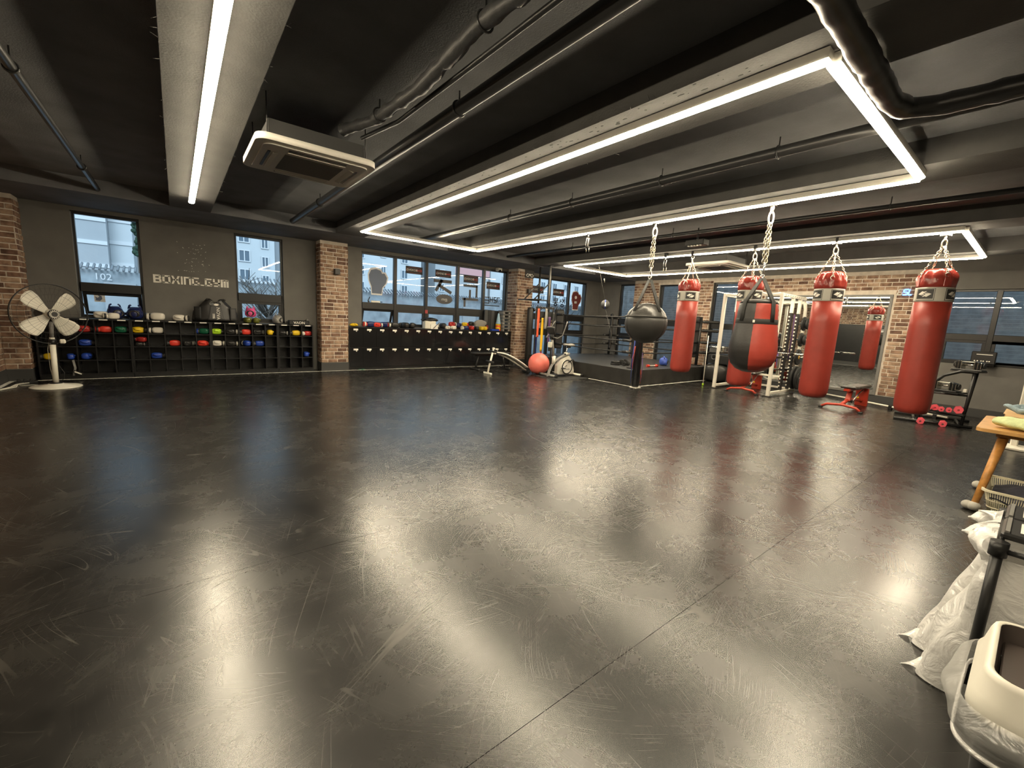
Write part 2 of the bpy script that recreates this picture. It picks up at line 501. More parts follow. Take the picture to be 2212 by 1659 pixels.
mat('rail_grey', (0.42, 0.40, 0.36), 0.45, 0.3)
mat('ring_canvas', (0.035, 0.036, 0.040), 0.42, bump=0.2, bscale=50)
mat('ring_skirt', (0.022, 0.021, 0.019), 0.5, var=0.3, vscale=4, bump=0.4, bscale=6)
mat('neon_blue', (0.2, 0.4, 1.0), 0.4, emit=(0.12, 0.34, 1.0), estr=2.2)
mat('neon_off', (0.70, 0.68, 0.62), 0.3)
mat('mirror', (0.88, 0.90, 0.89), 0.0, 1.0)
mat('sticker_dark', (0.030, 0.028, 0.028), 0.6)
mat('sticker_grey', (0.10, 0.095, 0.095), 0.6)
mat('sticker_white', (0.75, 0.75, 0.74), 0.6)
mat('sticker_red', (0.40, 0.06, 0.06), 0.6)
mat('sticker_brown', (0.16, 0.035, 0.03), 0.6)
mat('sticker_slate', (0.13, 0.16, 0.23), 0.6)
mat('wrap_dark', (0.045, 0.045, 0.046), 0.45, bump=.5, bscale=20)
mat('grille_grey', (0.6, 0.57, 0.52), 0.6)
mat('ball_matte', (0.030, 0.029, 0.027), 0.5, bump=.1, bscale=30)
mat('ball_gloss', (0.045, 0.043, 0.040), 0.34, bump=.8, bscale=11)
mat('webbing_black', (0.018, 0.018, 0.017), 0.75, bump=.2, bscale=120)

# ================================================================== the room
XL, XR, YF, YB = -2.30, 12.90, -1.25, 11.05
ZB, ZS = 3.04, 3.26          # beam underside, slab underside
TH = 0.26

def panel(mb, axis, a0, a1, u0, u1, v0, v1, holes):
    """solid wall between a0..a1 on its normal axis with rectangular holes (u0,u1,v0,v1)"""
    us = sorted({u0, u1, *[h[0] for h in holes], *[h[1] for h in holes]})
    for i in range(len(us) - 1):
        a, b = us[i], us[i + 1]
        mid = (a + b) / 2
        cuts = sorted([(h[2], h[3]) for h in holes if h[0] < mid < h[1]])
        z = v0
        spans = []
        for c0, c1 in cuts:
            if c0 > z + 1e-4: spans.append((z, c0))
            z = c1
        if z < v1 - 1e-4: spans.append((z, v1))
        for s0, s1 in spans:
            if axis == 'y': mb.span(a, b, a0, a1, s0, s1)
            else: mb.span(a0, a1, a, b, s0, s1)

# floor: base and vinyl sheets, each sheet a part
floor = MB().span(XL - .3, XR + .3, YF - .3, YB + .3, -0.25, -0.006).build('floor', 'skirting_grey')
tag(floor, 'scratched glossy black vinyl floor laid in long sheets', kind='structure')
seams = [YF - 0.05, -0.67, 0.99, 2.65, 4.32, 5.98, 7.64, 9.30, YB + 0.05]
for a, b in zip(seams, seams[1:]):
    MB().span(XL - .05, XR + .05, a + 0.0012, b - 0.0012, -0.006, 0.0).build('vinyl_sheet', 'floor', floor)

# ceiling slab with dropped concrete beams
ceil = MB().span(XL - .3, XR + .3, YF - .3, YB + .3, ZS, ZS + 0.2).build('ceiling', 'ceiling_black')
tag(ceil, 'black painted concrete ceiling with dropped beams', kind='structure')
BEAMS = ((0.0, 0.56), (2.66, 3.24), (5.28, 5.86), (8.10, 8.68), (10.72, 11.30))
for a, b in BEAMS:
    o = MB().span(a, b, YF, 9.42, ZB, ZS + 0.01).build('beam', 'beam_grey', ceil)
MB().span(XL, XR, 9.42, YB, ZB, ZS + 0.01).build('edge_beam', 'ceiling_black', ceil)
# pock marks and chips on the second beam
ch = MB()
rc = random.Random(3)
for k in range(90):
    y = rc.uniform(1.2, 8.2); x = rc.uniform(2.68, 2.80)
    a = rc.uniform(0.004, 0.016)
    ch.ball((x, y, ZB - 0.0005), (a * rc.uniform(.5, 1), a * rc.uniform(.7, 2.0), 0.0015), seg=6, rings=4)
tag(ch.build('paint_chips', 'chip_dark', ceil), kind='stuff')
fz = MB()
for a, b in BEAMS[:2]:
    for k in range(44):
        y = rc.uniform(1.6, 9.0); x = a if rc.random() < .5 else b
        sx = -1 if x == a else 1
        fz.tube([(x, y, ZB + .002), (x + sx * rc.uniform(.01, .04), y + rc.uniform(-.03, .03), ZB + rc.uniform(-.02, .03))], 0.0018, 4)
tag(fz.build('loose_fibres', 'beam_grey', ceil), kind='stuff')

# windows in the long wall: (x0, x1, z0, z1)
W1 = [(-1.40, -0.48, 1.10, 2.97), (1.04, 1.96, 1.10, 2.97), (3.74, 8.42, 1.10, 2.96), (9.05, 12.20, 0.26, 2.94)]
wb = MB()
panel(wb, 'y', YB, YB + TH, XL - .3, XR + .3, 0, ZS, W1)
wall_back = tag(wb.build('wall_back', 'wall_grey'), 'long dark grey painted wall with street windows', kind='structure')
# the right-hand wall: (y0, y1, z0, z1)
W2 = [(9.42, 10.10, 0.28, 2.94), (7.25, 8.42, 0.28, 2.88), (5.30, 6.58, 0.28, 2.90), (-1.0, 1.48, 1.06, 2.60)]
wr = MB()
panel(wr, 'x', XR, XR + TH, YF - .3, YB, 0, ZS, W2)
wall_right = tag(wr.build('wall_right', 'wall_grey'), 'far wall faced with brick around the mirror, grey beyond', kind='structure')
wall_left = tag(MB().span(XL - TH, XL, YF - .3, YB, 0, ZS).build('wall_left', 'mortar'), 'side wall faced with brick at the far corner', kind='structure')
wall_front = tag(MB().span(XL, XR, YF - TH, YF, 0, ZS).build('wall_front', 'wall_grey'), 'grey wall behind the bins', kind='structure')

# ------------------------------------------------------------------ bricks
CH, BL = 0.0895, 0.222           # course height and brick pitch
_bm = {}
def brick_mesh(L):
    q = round(L / 0.004)
    if q not in _bm:
        _bm[q] = MB().box((0, 0, 0), (q * 0.004, 0.026, CH - 0.018), None, 0.0035).mesh('brick', MATS['fired_brick'])
    return _bm[q]
def brick_field(org, rz, width, z0, z1, holes=(), seed=0):
    """list of (position, rotation, length): bricks on a vertical face whose left end is org, running along rz"""
    rr = random.Random(seed); out = []
    d = Vector((math.cos(rz), math.sin(rz), 0)); n = Vector((d.y, -d.x, 0))
    rows = int((z1 - z0) / CH)
    for j in range(rows):
        z = z0 + (j + 0.5) * CH
        x = -BL * rr.choice((0.0, 0.33, 0.5, 0.66))
        blk = sorted([(h[0], h[1]) for h in holes if h[2] < z + CH * .45 and h[3] > z - CH * .45])
        while x < width - 0.02:
            segs = [(max(x, 0.0), min(x + BL, width))]
            for b0, b1 in blk:
                ns = []
                for s0, s1 in segs:
                    if b1 <= s0 or b0 >= s1: ns.append((s0, s1)); continue
                    if b0 > s0: ns.append((s0, b0))
                    if b1 < s1: ns.append((b1, s1))
                segs = ns
            for s0, s1 in segs:
                L = s1 - s0 - 0.017
                if L > 0.03:
                    p = Vector(org) + d * ((s0 + s1) / 2) + n * (rr.uniform(-0.002, 0.003)) + Vector((0, 0, z))
                    out.append((p, rz, L))
            x += BL
    return out
def lay(parent, field, limit=300):
    field = sorted(field, key=lambda b: (b[0] - Vector((0, 0, 1.5))).length)
    for p, rz, L in field[:limit]:
        o = bpy.data.objects.new('brick', brick_mesh(L)); COL.objects.link(o)
        o.parent = parent; o.location = p; o.rotation_euler = (0, 0, rz)
    if len(field) > limit:
        mb = MB()
        for p, rz, L in field[limit:]:
            mb.box(p, (L, 0.026, CH - 0.018), (0, 0, rz), 0.0035)
        tag(mb.build('brickwork', 'fired_brick', parent), kind='stuff')

def pillar(name, label, x0, x1, yf, faces):
    p = tag(MB().span(x0 + .012, x1 - .012, yf + .012, YB + .01, 0.20, ZB).build(name, 'mortar'), label, kind='structure')
    MB().span(x0, x1, yf, YB, 0, 0.20).build('skirting', 'skirting_grey', p)
    f = []
    if 'f' in faces: f += brick_field((x0, yf + .012, 0), 0, x1 - x0, 0.20, ZB, seed=1)
    if 'l' in faces: f += brick_field((x0 + .012, YB, 0), -PI / 2, YB - yf - .02, 0.20, ZB, seed=2)
    if 'r' in faces: f += brick_field((x1 - .012, yf + .02, 0), PI / 2, YB - yf - .02, 0.20, ZB, seed=3)
    lay(p, f)
    return p
pillar('brick_pillar', 'brick pillar between the glove shelves and the lockers', 2.66, 3.30, 10.68, 'fl')
pillar('brick_pillar', 'brick pillar beside the stacked steppers and the hanging bands', 8.42, 9.07, 10.55, 'flr')
pillar('brick_pillar', 'brick corner pillar behind the white stand fan', XL, -1.99, 10.66, 'fr')
# left wall bricks near the corner
lay(wall_left, brick_field((XL, 8.6, 0), PI / 2, 10.66 - 8.6, 0.20, ZB, seed=9))
lay(wall_left, brick_field((XL, YF, 0), PI / 2, 8.6 - YF, 0.20, ZB, seed=10), 0)
tag(MB().span(XL, XL + .02, YF, 10.66, 0, 0.20).build('baseboard_left', 'skirting_grey'), 'dark grey baseboard along the brick side wall', kind='structure')
# brick veneer on the right wall, Y 1.95 .. 9.42
BR0, BR1 = 1.95, 9.42
MIR = (2.36, 5.05, 0.17, 2.50)
vm = MB()
wh = [(h[0], h[1], h[2], h[3]) for h in W2[1:3]]
panel(vm, 'x', XR - 0.03, XR, BR0, BR1, 0.17, ZB, wh)
vm.build('mortar_bed', 'mortar', wall_right)
# looking at the wall from the room the field runs from high Y (left) to low Y (right)
hol = [(BR1 - h[1], BR1 - h[0], h[2], h[3]) for h in W2[1:3]] + [(BR1 - MIR[1] - .03, BR1 - MIR[0] + .03, 0, MIR[3] + .02)]
lay(wall_right, brick_field((XR - 0.03, BR1, 0), -PI / 2, BR1 - BR0, 0.18, ZB, hol, seed=21))
tag(MB().span(XR - .045, XR, YF, YB, 0, 0.17).build('baseboard_right', 'skirting_grey'), 'dark grey baseboard under the brick wall and mirror', kind='structure')
tag(MB().span(3.3, 8.42, YB - .02, YB, 0, 0.12).build('baseboard_back', 'skirting_grey'), 'dark baseboard along the window wall', kind='structure')

# ------------------------------------------------------------------ windows
def bars(mb, ax, d0, d1, u0, u1, v0, v1, t):
    """rectangular frame of bar width t in the plane normal to ax"""
    for a, b, c, d in ((u0, u1, v0, v0 + t), (u0, u1, v1 - t, v1), (u0, u0 + t, v0 + t, v1 - t), (u1 - t, u1, v0 + t, v1 - t)):
        if ax == 'y': mb.span(a, b, d0, d1, c, d, 0.004)
        else: mb.span(d0, d1, a, b, c, d, 0.004)
def pane(ax, d, u0, u1, v0, v1, parent):
    mb = MB()
    # single-surface pane: thin glass with reflection
    if ax == 'y': mb.add([(u0, d, v0), (u1, d, v0), (u1, d, v1), (u0, d, v1)], [(0, 1, 2, 3)])
    else: mb.add([(d, u0, v0), (d, u1, v0), (d, u1, v1), (d, u0, v1)], [(0, 1, 2, 3)])
    return mb.build('pane', 'window_glass', parent)
def window(n, label, ax, base, rect, cols, rows, sashes=(), tilt=()):
    """cols: mullion centre positions, rows: (low, high) of each transom; sashes: which row indices have their own sash frames"""
    u0, u1, v0, v1 = rect
    root = tag(thing('window_%d' % n, label, None), kind='structure')
    d0, d1 = base + 0.06, base + 0.15
    fr = MB(); bars(fr, ax, d0, d1, u0, u1, v0, v1, 0.045)
    fr.build('window_frame', 'frame_black', root)
    ue = [u0 + .03] + list(cols) + [u1 - .03]
    for c in cols:
        mb = MB()
        if ax == 'y': mb.span(c - .042, c + .042, d0 - .015, d1, v0 + .02, v1 - .02, .006)
        else: mb.span(d0 - .015, d1, c - .042, c + .042, v0 + .02, v1 - .02, .006)
        mb.build('mullion', 'frame_black', root)
    for a, b in rows:
        mb = MB()
        if ax == 'y': mb.span(u0 + .02, u1 - .02, d0, d1, a, b, .006)
        else: mb.span(d0, d1, u0 + .02, u1 - .02, a, b, .006)
        mb.build('transom', 'frame_black', root)
    ve = [v0 + .03] + [x for r in rows for x in r] + [v1 - .03]
    for j in range(len(ve) // 2):
        a, b = ve[2 * j], ve[2 * j + 1]
        for i in range(len(ue) - 1):
            p, q = ue[i], ue[i + 1]
            p += .042 if i > 0 else .02
            q -= .042 if i < len(ue) - 2 else .02
            if j in sashes:
                sa = MB()
                if (i, j) in tilt:      # top-hung sash pushed outwards at the bottom
                    hh = b - a
                    bars(sa, 'y', -.02, .02, p, q, -hh, 0, 0.05)
                    so = sa.build('tilted_sash', 'frame_black', root, loc=(0, d0 + .05, b), rot=(math.radians(20), 0, 0))
                    g = MB(); g.add([(p + .04, 0, -hh + .04), (q - .04, 0, -hh + .04), (q - .04, 0, -.04), (p + .04, 0, -.04)], [(0, 1, 2, 3)])
                    g.build('pane', 'window_glass', so)
                    continue
                bars(sa, ax, d0 + .005, d1 - .01, p - .01, q + .01, a - .01, b + .01, 0.062)
                so = sa.build('sash', 'frame_black', root)
                pane(ax, base + .10, p + .045, q - .045, a + .045, b - .045, so)
            else:
                pane(ax, base + .10, p - .005, q + .005, a - .005, b + .005, root)
    return root
win1 = window(1, 'narrow window left of the lettering, lower sash tilted open', 'y', YB, W1[0], (), ((1.56, 1.73),), (0,), ((0, 0),))
MB().span(W1[0][0] - .001, W1[0][0] + .012, YB + .01, YB + .06, 1.1, 2.95).build('reveal_trim', 'frame_silver', win1)
win2 = window(2, 'narrow window between the lettering and the brick pillar', 'y', YB, W1[1], (), ((1.55, 1.73),), (0,))
win3 = window(3, 'wide five-bay window above the lockers', 'y', YB, W1[2], (4.665, 5.585, 6.61, 7.545), ((1.54, 1.71),), (0,), ((0, 0),))
win4 = window(4, 'tall three-bay window behind the boxing ring', 'y', YB, W1[3], (10.34, 11.30), ((0.97, 1.13), (1.56, 1.72)), (1,))
win5 = window(5, 'tall narrow window in the far corner behind the ring', 'x', XR, W2[0], (), ((0.97, 1.13), (1.54, 1.70)), (1,))
win6 = window(6, 'brick-framed window partly hidden by the farthest red bag', 'x', XR, W2[1], (), ((1.52, 1.70),), ())
win7 = window(7, 'brick-framed window behind the white power rack', 'x', XR, W2[2], (), ((1.51, 1.68),), ())
win8 = window(8, 'wide window right of the nearest red bag', 'x', XR, W2[3], (0.765, -0.15), ((1.56, 1.69),), (0,))

# ------------------------------------------------------------------ mirror on the brick wall
mir = thing('wall_mirror', 'large grey-framed mirror on the brick wall behind the red bags', 'mirror', (XR - .03, 0, 0))
fr = MB(); bars(fr, 'x', -.035, 0, MIR[0], MIR[1], MIR[2], MIR[3], 0.055)
fr.build('mirror_frame', 'mid_grey', mir)
MB().span(-.02, -.001, MIR[0] + .05, MIR[1] - .05, MIR[2] + .05, MIR[3] - .05).build('mirror_glass', 'mirror', mir)

# ------------------------------------------------------------------ tube lights (real lamps)
def tube_run(root, p0, p1, n, z):
    p0 = Vector((*p0, z)); p1 = Vector((*p1, z)); d = (p1 - p0); L = d.length / n; u = d.normalized()
    ang = math.atan2(u.y, u.x)
    rl = MB().box((0, 0, 0), (d.length, 0.07, 0.055)).build('rail', 'rail_grey', root, loc=(p0 + p1) / 2 + Vector((0, 0, 0.05)), rot=(0, 0, ang))
    half = [(0.037 * math.cos(a), 0.020 * math.sin(a)) for a in [PI * 1.03 + PI * 0.94 * k / 10 for k in range(11)]]
    for k in range(n):
        c = p0 + u * (L * (k + .5))
        o = MB().prism([(y, zz + .021) for y, zz in half], 'x', -L / 2 + .012, L / 2 - .012, True).build('light_tube', 'tube_light', root, loc=c, rot=(0, 0, ang))
def ring_light(label, x0, x1, y0, y1, ny, nx):
    t = thing('ceiling_light', label, 'ceiling light', (0, 0, 0), group='LED strip ceiling lights')
    z = 2.955
    tube_run(t, (x0, y0), (x0, y1), ny, z); tube_run(t, (x1, y0), (x1, y1), ny, z)
    tube_run(t, (x0 + .05, y0), (x1 - .05, y0), nx, z); tube_run(t, (x0 + .05, y1), (x1 - .05, y1), nx, z)
    return t
ring_light('large rectangle of LED tubes over the middle of the floor', 2.86, 5.49, 0.97, 8.42, 6, 2)
ring_light('rectangle of LED tubes above the red punching bags and the ring', 8.30, 11.0, 0.93, 8.42, 6, 2)
t = thing('ceiling_light', 'single straight line of LED tubes on the left beam', 'ceiling light', (0, 0, 0), group='LED strip ceiling lights')
tube_run(t, (0.265, -0.85), (0.265, 8.38), 7, 2.955)

# ================================================================== outside the windows
mat('facade_white', (0.50, 0.53, 0.55), 0.8, var=0.05, vscale=0.3)
mat('facade_grey', (0.36, 0.38, 0.40), 0.8, var=0.05, vscale=0.3)
mat('facade_pink', (0.55, 0.30, 0.30), 0.8)
mat('facade_cream', (0.70, 0.62, 0.40), 0.8)
mat('facade_band', (0.60, 0.62, 0.64), 0.8)
mat('far_glass', (0.10, 0.14, 0.18), 0.2)
mat('stone_wall', (0.30, 0.34, 0.37), 0.9, var=0.25, vscale=3)
mat('roof_tile', (0.16, 0.18, 0.20), 0.8)
mat('asphalt', (0.16, 0.17, 0.18), 0.9)
mat('slate_brick', (0.16, 0.155, 0.15), 0.9, var=0.25, vscale=6, bump=0.5, bscale=12)
mat('slate_mortar', (0.22, 0.215, 0.21), 0.9)
mat('bark', (0.10, 0.09, 0.08), 0.9)
mat('pine', (0.02, 0.05, 0.03), 0.9, var=0.4)
tag(MB().span(-60, 120, 11.4, 140, -0.9, -0.6).build('ground', 'asphalt'), 'grey street and yard ground outside the windows', kind='structure')
tag(MB().span(13.3, 60, -40, 11.4, -0.9, -0.6).build('ground_strip', 'asphalt'), 'narrow yard outside the far wall', kind='structure')
F_ = 75 / 26.0
def block(label, x0, x1, y0, y1, z1, m, wins=(), bands=(), cat='building'):
    b = thing('apartment_building', label, cat, ((x0 + x1) / 2, y0, -0.6), group='apartment blocks across the street')
    cx = (x0 + x1) / 2
    MB().span(x0 - cx, x1 - cx, 0, y1 - y0, 0, z1 + .6).build('facade', m, b)
    for z in bands:
        MB().span(x0 - cx, x1 - cx, -0.12, 0.0, z + .6, z + 1.05).build('ledge', 'facade_band', b)
    for (x, z, ww, hh) in wins:
        f = MB(); bars(f, 'y', -.14, .0, x - cx - ww / 2, x - cx + ww / 2, z + .6 - hh / 2, z + .6 + hh / 2, 0.14)
        f.span(x - cx - .06, x - cx + .06, -.13, 0, z + .6 - hh / 2, z + .6 + hh / 2)
        o = f.build('window', 'facade_band', b)
        MB().span(x - cx - ww / 2, x - cx + ww / 2, -.07, .0, z + .6 - hh / 2, z + .6 + hh / 2).build('pane', 'far_glass', o)
    return b
block('grey slab block with pale bands, seen left of the lettering', -44, -6.3, 74, 92, 34, 'facade_grey', (), [2.2 + 2.75 * k for k in range(9)])
block('pale end face of the slab block beside a strip of sky', -6.28, -4.05, 76, 92, 34, 'facade_white', (), [2.6 + 2.75 * k for k in range(9)])
wl = []
for k in range(5):
    wl += [(8.25, 3.0 + 2.72 * k, 1.5, 1.7), (10.9, 2.4 + 2.72 * k, 1.0, 1.6), (21.0, 3.2 + 2.72 * k, 0.9, 1.5), (24.6, 2.9 + 2.72 * k, 2.6, 1.6), (29.2, 3.4 + 2.72 * k, 1.0, 1.5), (33.2, 2.9 + 2.72 * k, 1.3, 1.6)]
block('white apartment block with paired windows behind the pillar', 5.0, 12.2, 75, 90, 32, 'facade_white', [q for q in wl if q[0] < 12], [4.6])
block('grey-blue apartment block right of the white one', 12.3, 19.0, 78, 92, 30, 'facade_grey')
block('white apartment block seen above the left lockers', 19.2, 36.5, 75, 90, 31, 'facade_white', [q for q in wl if q[0] > 12])
block('white apartment block with sky above, right of the middle lockers', 40.0, 44.5, 76, 92, 12.0, 'facade_grey', [(41.5, 4 + 2.72 * k, 1.2, 1.6) for k in range(3)])
block('pink-roofed apartment block above the right lockers', 44.8, 54.0, 78, 95, 12.6, 'facade_grey', [(47 + 2.0 * k, 11.0, 1.1, 2.0) for k in range(4)])
pb = [o for o in bpy.data.objects if o.get('label', '').startswith('pink-roofed')][0]
MB().span(-4.7, 4.7, -.3, 6, 10.6, 13.6).build('roof', 'facade_pink', pb)
block('low cream building near the yellow gloves', 42.5, 50.0, 62, 70, 3.6, 'facade_cream', [(44 + 1.7 * k, 1.6, 0.8, 1.1) for k in range(4)])
block('white apartment block behind the boxing ring windows', 56.0, 96.0, 80, 95, 22, 'facade_white', [(60 + 4.0 * k, 4 + 3.0 * j, 1.5, 1.7) for k in range(8) for j in range(3)])
# garden wall with a tiled coping
gw = thing('garden_wall', 'low stone street wall with a ridged tile coping', 'wall', (10, 17, -0.6))
MB().span(-24, 34, 0, 0.4, 0, 2.82).build('wall_face', 'stone_wall', gw)
cp = MB()
for k in range(460):
    cp.cyl((-24 + k * .126, -.16, 2.83), (-24 + k * .126, .2, 2.99), 0.03, seg=6)
tag(cp.build('coping_tiles', 'roof_tile', gw), kind='stuff')
for k in range(10):
    MB().span(-23.6 + 6 * k, -22.9 + 6 * k, -.06, .02, 0, 2.5).build('pier', 'facade_grey', gw)
MATS['white_text'] = MATS['facade_band']
text('house_number', '102', 0.26, 'facade_band', gw, (-11.60, -.075, 2.63), (PI / 2, 0, 0), 0.01)
# bare street trees
def bare_tree(label, x, y, h, seed):
    rr = random.Random(seed)
    t = thing('bare_tree', label, 'tree', (x, y, -0.6), group='bare street trees')
    MB().tube([(0, 0, 0), (.03, 0, h * .4), (0.0, .02, h * .62)], .1, 8, radii=[.13, .10, .07]).build('trunk', 'bark', t)
    mb = MB()
    for k in range(34):
        z = h * rr.uniform(.3, .62); a = rr.uniform(0, 2 * PI); L = h * rr.uniform(.2, .42)
        q = Vector((math.cos(a) * L * .6, math.sin(a) * L * .5, L * .8))
        p = Vector((0, 0, z)); mid = p + q * .5 + Vector((rr.uniform(-.1, .1), 0, .05))
        mb.tube([p, mid, p + q], .02, 5, radii=[.032, .02, .008])
        for j in range(4):
            s_ = p + q * rr.uniform(.3, 1); a2 = rr.uniform(0, 2 * PI)
            mb.tube([s_, s_ + Vector((math.cos(a2) * .35, math.sin(a2) * .3, rr.uniform(.1, .5)))], .008, 4)
    tag(mb.build('branches', 'bark', t), kind='stuff')
bare_tree('bare tree outside the narrow window by the pillar', 2.25, 15.2, 3.1, 1)
bare_tree('bare tree outside the left tall window behind the ring', 14.4, 14.6, 3.2, 2)
bare_tree('bare tree outside the right tall window behind the ring', 17.4, 15.2, 3.4, 3)
pt = thing('pine_tree', 'dark evergreen tree in the strip of sky by the slab block', 'tree', (-2.75, 60, -0.6))
mb = MB()
for k in range(60):
    a = random.uniform(0, 2 * PI); r = random.uniform(0, .45); mb.ball((math.cos(a) * r, math.sin(a) * r, random.uniform(6.5, 10.6)), random.uniform(.15, .35), seg=8, rings=6)
tag(mb.build('crown', 'pine', pt), kind='stuff'); MB().cyl((0, 0, 0), (0, 0, 7), .18).build('trunk', 'bark', pt)
nb = thing('neighbour_building', 'grey-blue brick side of the building next door', 'building', (15.4, 4, -0.6))
MB().span(0, 6, -16, 8.5, 0, 9).build('brick_side', 'slate_brick', nb)
lg = MB()
for j in range(100):
    lg.span(-.002, .0, -16, 8.5, j * .09, j * .09 + .012)
tag(lg.build('mortar_lines', 'slate_mortar', nb), kind='stuff')

# ================================================================== ceiling services
def pipe(label, pts, r, m='pipe_black', hangers=(), name='ceiling_pipe', seg=14, corr=0.0):
    base = Vector(pts[0])
    t = thing(name, label, 'pipe', base)
    q = [Vector(p) - base for p in pts]
    if corr:
        fine = []
        for a, b in zip(q, q[1:]):
            n = max(2, int((b - a).length / .05))
            fine += [a + (b - a) * k / n for k in range(n)]
        fine.append(q[-1])
        rr = random.Random(4)
        MB().tube(fine, r, seg, radii=[r * (1 + corr * rr.uniform(-1, 1)) for _ in fine]).build('pipe_body', m, t)
    else:
        MB().tube(q, r, seg).build('pipe_body', m, t)
    for h in hangers:
        hv = Vector(h) - base
        MB().cyl(hv, (hv.x, hv.y, ZS - base.z), 0.006, seg=6).build('hanger_rod', 'pipe_black', t)
        MB().torus(hv, r + .006, .007, (PI / 2, 0, 0), 16, 6).build('pipe_clamp', 'pipe_black', t)
    return t
pipe('thin black pipe crossing the ceiling in the far left corner', [(-0.86, YF, 3.12), (-0.86, 9.42, 3.12)], 0.035, hangers=[(-.86, y, 3.12) for y in (2, 5, 8)])
pipe('black pipe running beside the ceiling cassette to the window wall', [(1.86, YF, 3.13), (1.86, 9.42, 3.13)], 0.052, hangers=[(1.86, y, 3.13) for y in (1.2, 3.2, 7.4)])
pipe('thin black drain pipe strapped under the wrapped bundle', [(1.63, YF, 3.09), (1.57, 3.7, 3.10), (1.48, 4.35, 3.12)], 0.018)
pipe('taped refrigerant pipe bundle leading to the ceiling cassette', [(1.50, YF, 3.14), (1.49, 1.4, 3.12), (1.45, 2.3, 3.15), (1.48, 3.1, 3.12), (1.44, 3.95, 3.14), (1.32, 4.4, 3.16)], 0.048, 'wrap_dark', corr=.16, hangers=[(1.46, 2.25, 3.15), (1.44, 3.8, 3.14)])
pipe('black sprinkler pipe crossing the bay inside the large light rectangle', [(4.40, YF, 3.13), (4.40, 9.42, 3.13)], 0.048, hangers=[(4.40, y, 3.13) for y in (1.8, 3.0, 4.4, 5.8)])
pipe('thin black pipe crossing the bay before the second light rectangle', [(7.12, YF, 3.14), (7.12, 9.42, 3.14)], 0.03, hangers=[(7.12, y, 3.14) for y in (1.5, 4.5, 7.0)])
pipe('thick lagged black duct with an elbow beside the corner of the lights', [(-1.0, .80, 2.955), (2.2, .82, 2.955), (3.55, .84, 2.955), (3.72, .80, 2.955), (3.80, .66, 2.955), (3.82, .5, 2.955), (3.86, YF, 2.955)], 0.062, 'pipe_black', corr=.07)

def cassette(label, x0, x1, y0, y1, z):
    cx, cy = (x0 + x1) / 2, (y0 + y1) / 2; W_, D_ = x1 - x0, y1 - y0
    t = thing('ceiling_air_conditioner', label, 'air conditioner', (cx, cy, z), group='ceiling air conditioners')
    MB().prism(rrect(W_, D_, .10, 5), 'z', 0.0, 0.055, True).build('panel', 'cream_panel', t)
    MB().prism(rrect(W_ - .13, D_ - .13, .07, 5), 'z', -.014, 0.0, True).build('face_plate', 'cream_panel', t)
    MB().span(-W_ * .40, W_ * .40, -D_ * .40, D_ * .40, .05, .20).build('housing', 'dark_grey', t)
    g = MB().span(-W_ * .25, W_ * .25, -D_ * .25, D_ * .25, -.017, -.012).build('intake_grille', 'grille_grey', t)
    sl = MB()
    for k in range(34):
        sl.box((0, -D_ * .245 + k * D_ * .49 / 33, -.019), (W_ * .5, .005, .006))
    tag(sl.build('grille_slats', 'mid_grey', g), kind='stuff')
    for k in range(4):
        a = k * PI / 2
        r = (W_ if k % 2 == 0 else D_) * .375
        MB().box((r * math.cos(a), r * math.sin(a), -.016), (.022, D_ * .5, .008), (0, 0, a)).build('air_slot', 'black_plastic', t)
        MB().box(((r - .05) * math.cos(a), (r - .05) * math.sin(a), -.020), (.045, D_ * .5, .006), (0, .25, a)).build('louvre', 'white_plastic', t)
    for sx in (-1, 1):
        for sy in (-1, 1):
            MB().cyl((sx * W_ * .41, sy * D_ * .41, .05), (sx * W_ * .41, sy * D_ * .41, ZS - z), .005, seg=6).build('hanger_rod', 'pipe_black', t)
    return t
cassette('cream ceiling cassette air conditioner near the left light line', 0.59, 1.60, 4.26, 5.24, 2.86)
cassette('cream ceiling cassette air conditioner between the far lights', 9.15, 10.25, 4.42, 5.42, 2.895)
# small emergency light on the ceiling
t = thing('emergency_light', 'small black emergency light under the beam between the light rectangles', 'emergency light', (7.35, 4.15, 2.95))
MB().span(-.10, .10, -.17, .17, 0, .10, .01).build('case', 'black_plastic', t)
for k in range(5): MB().ball((-.08, -.11 + k * .055, -.005), (.016, .02, .014), seg=8, rings=6).build('lamp', 'neon_off', t)
MB().cyl((0, 0, .1), (0, 0, ZS - 2.955), .012, seg=8).build('stem', 'pipe_black', t)

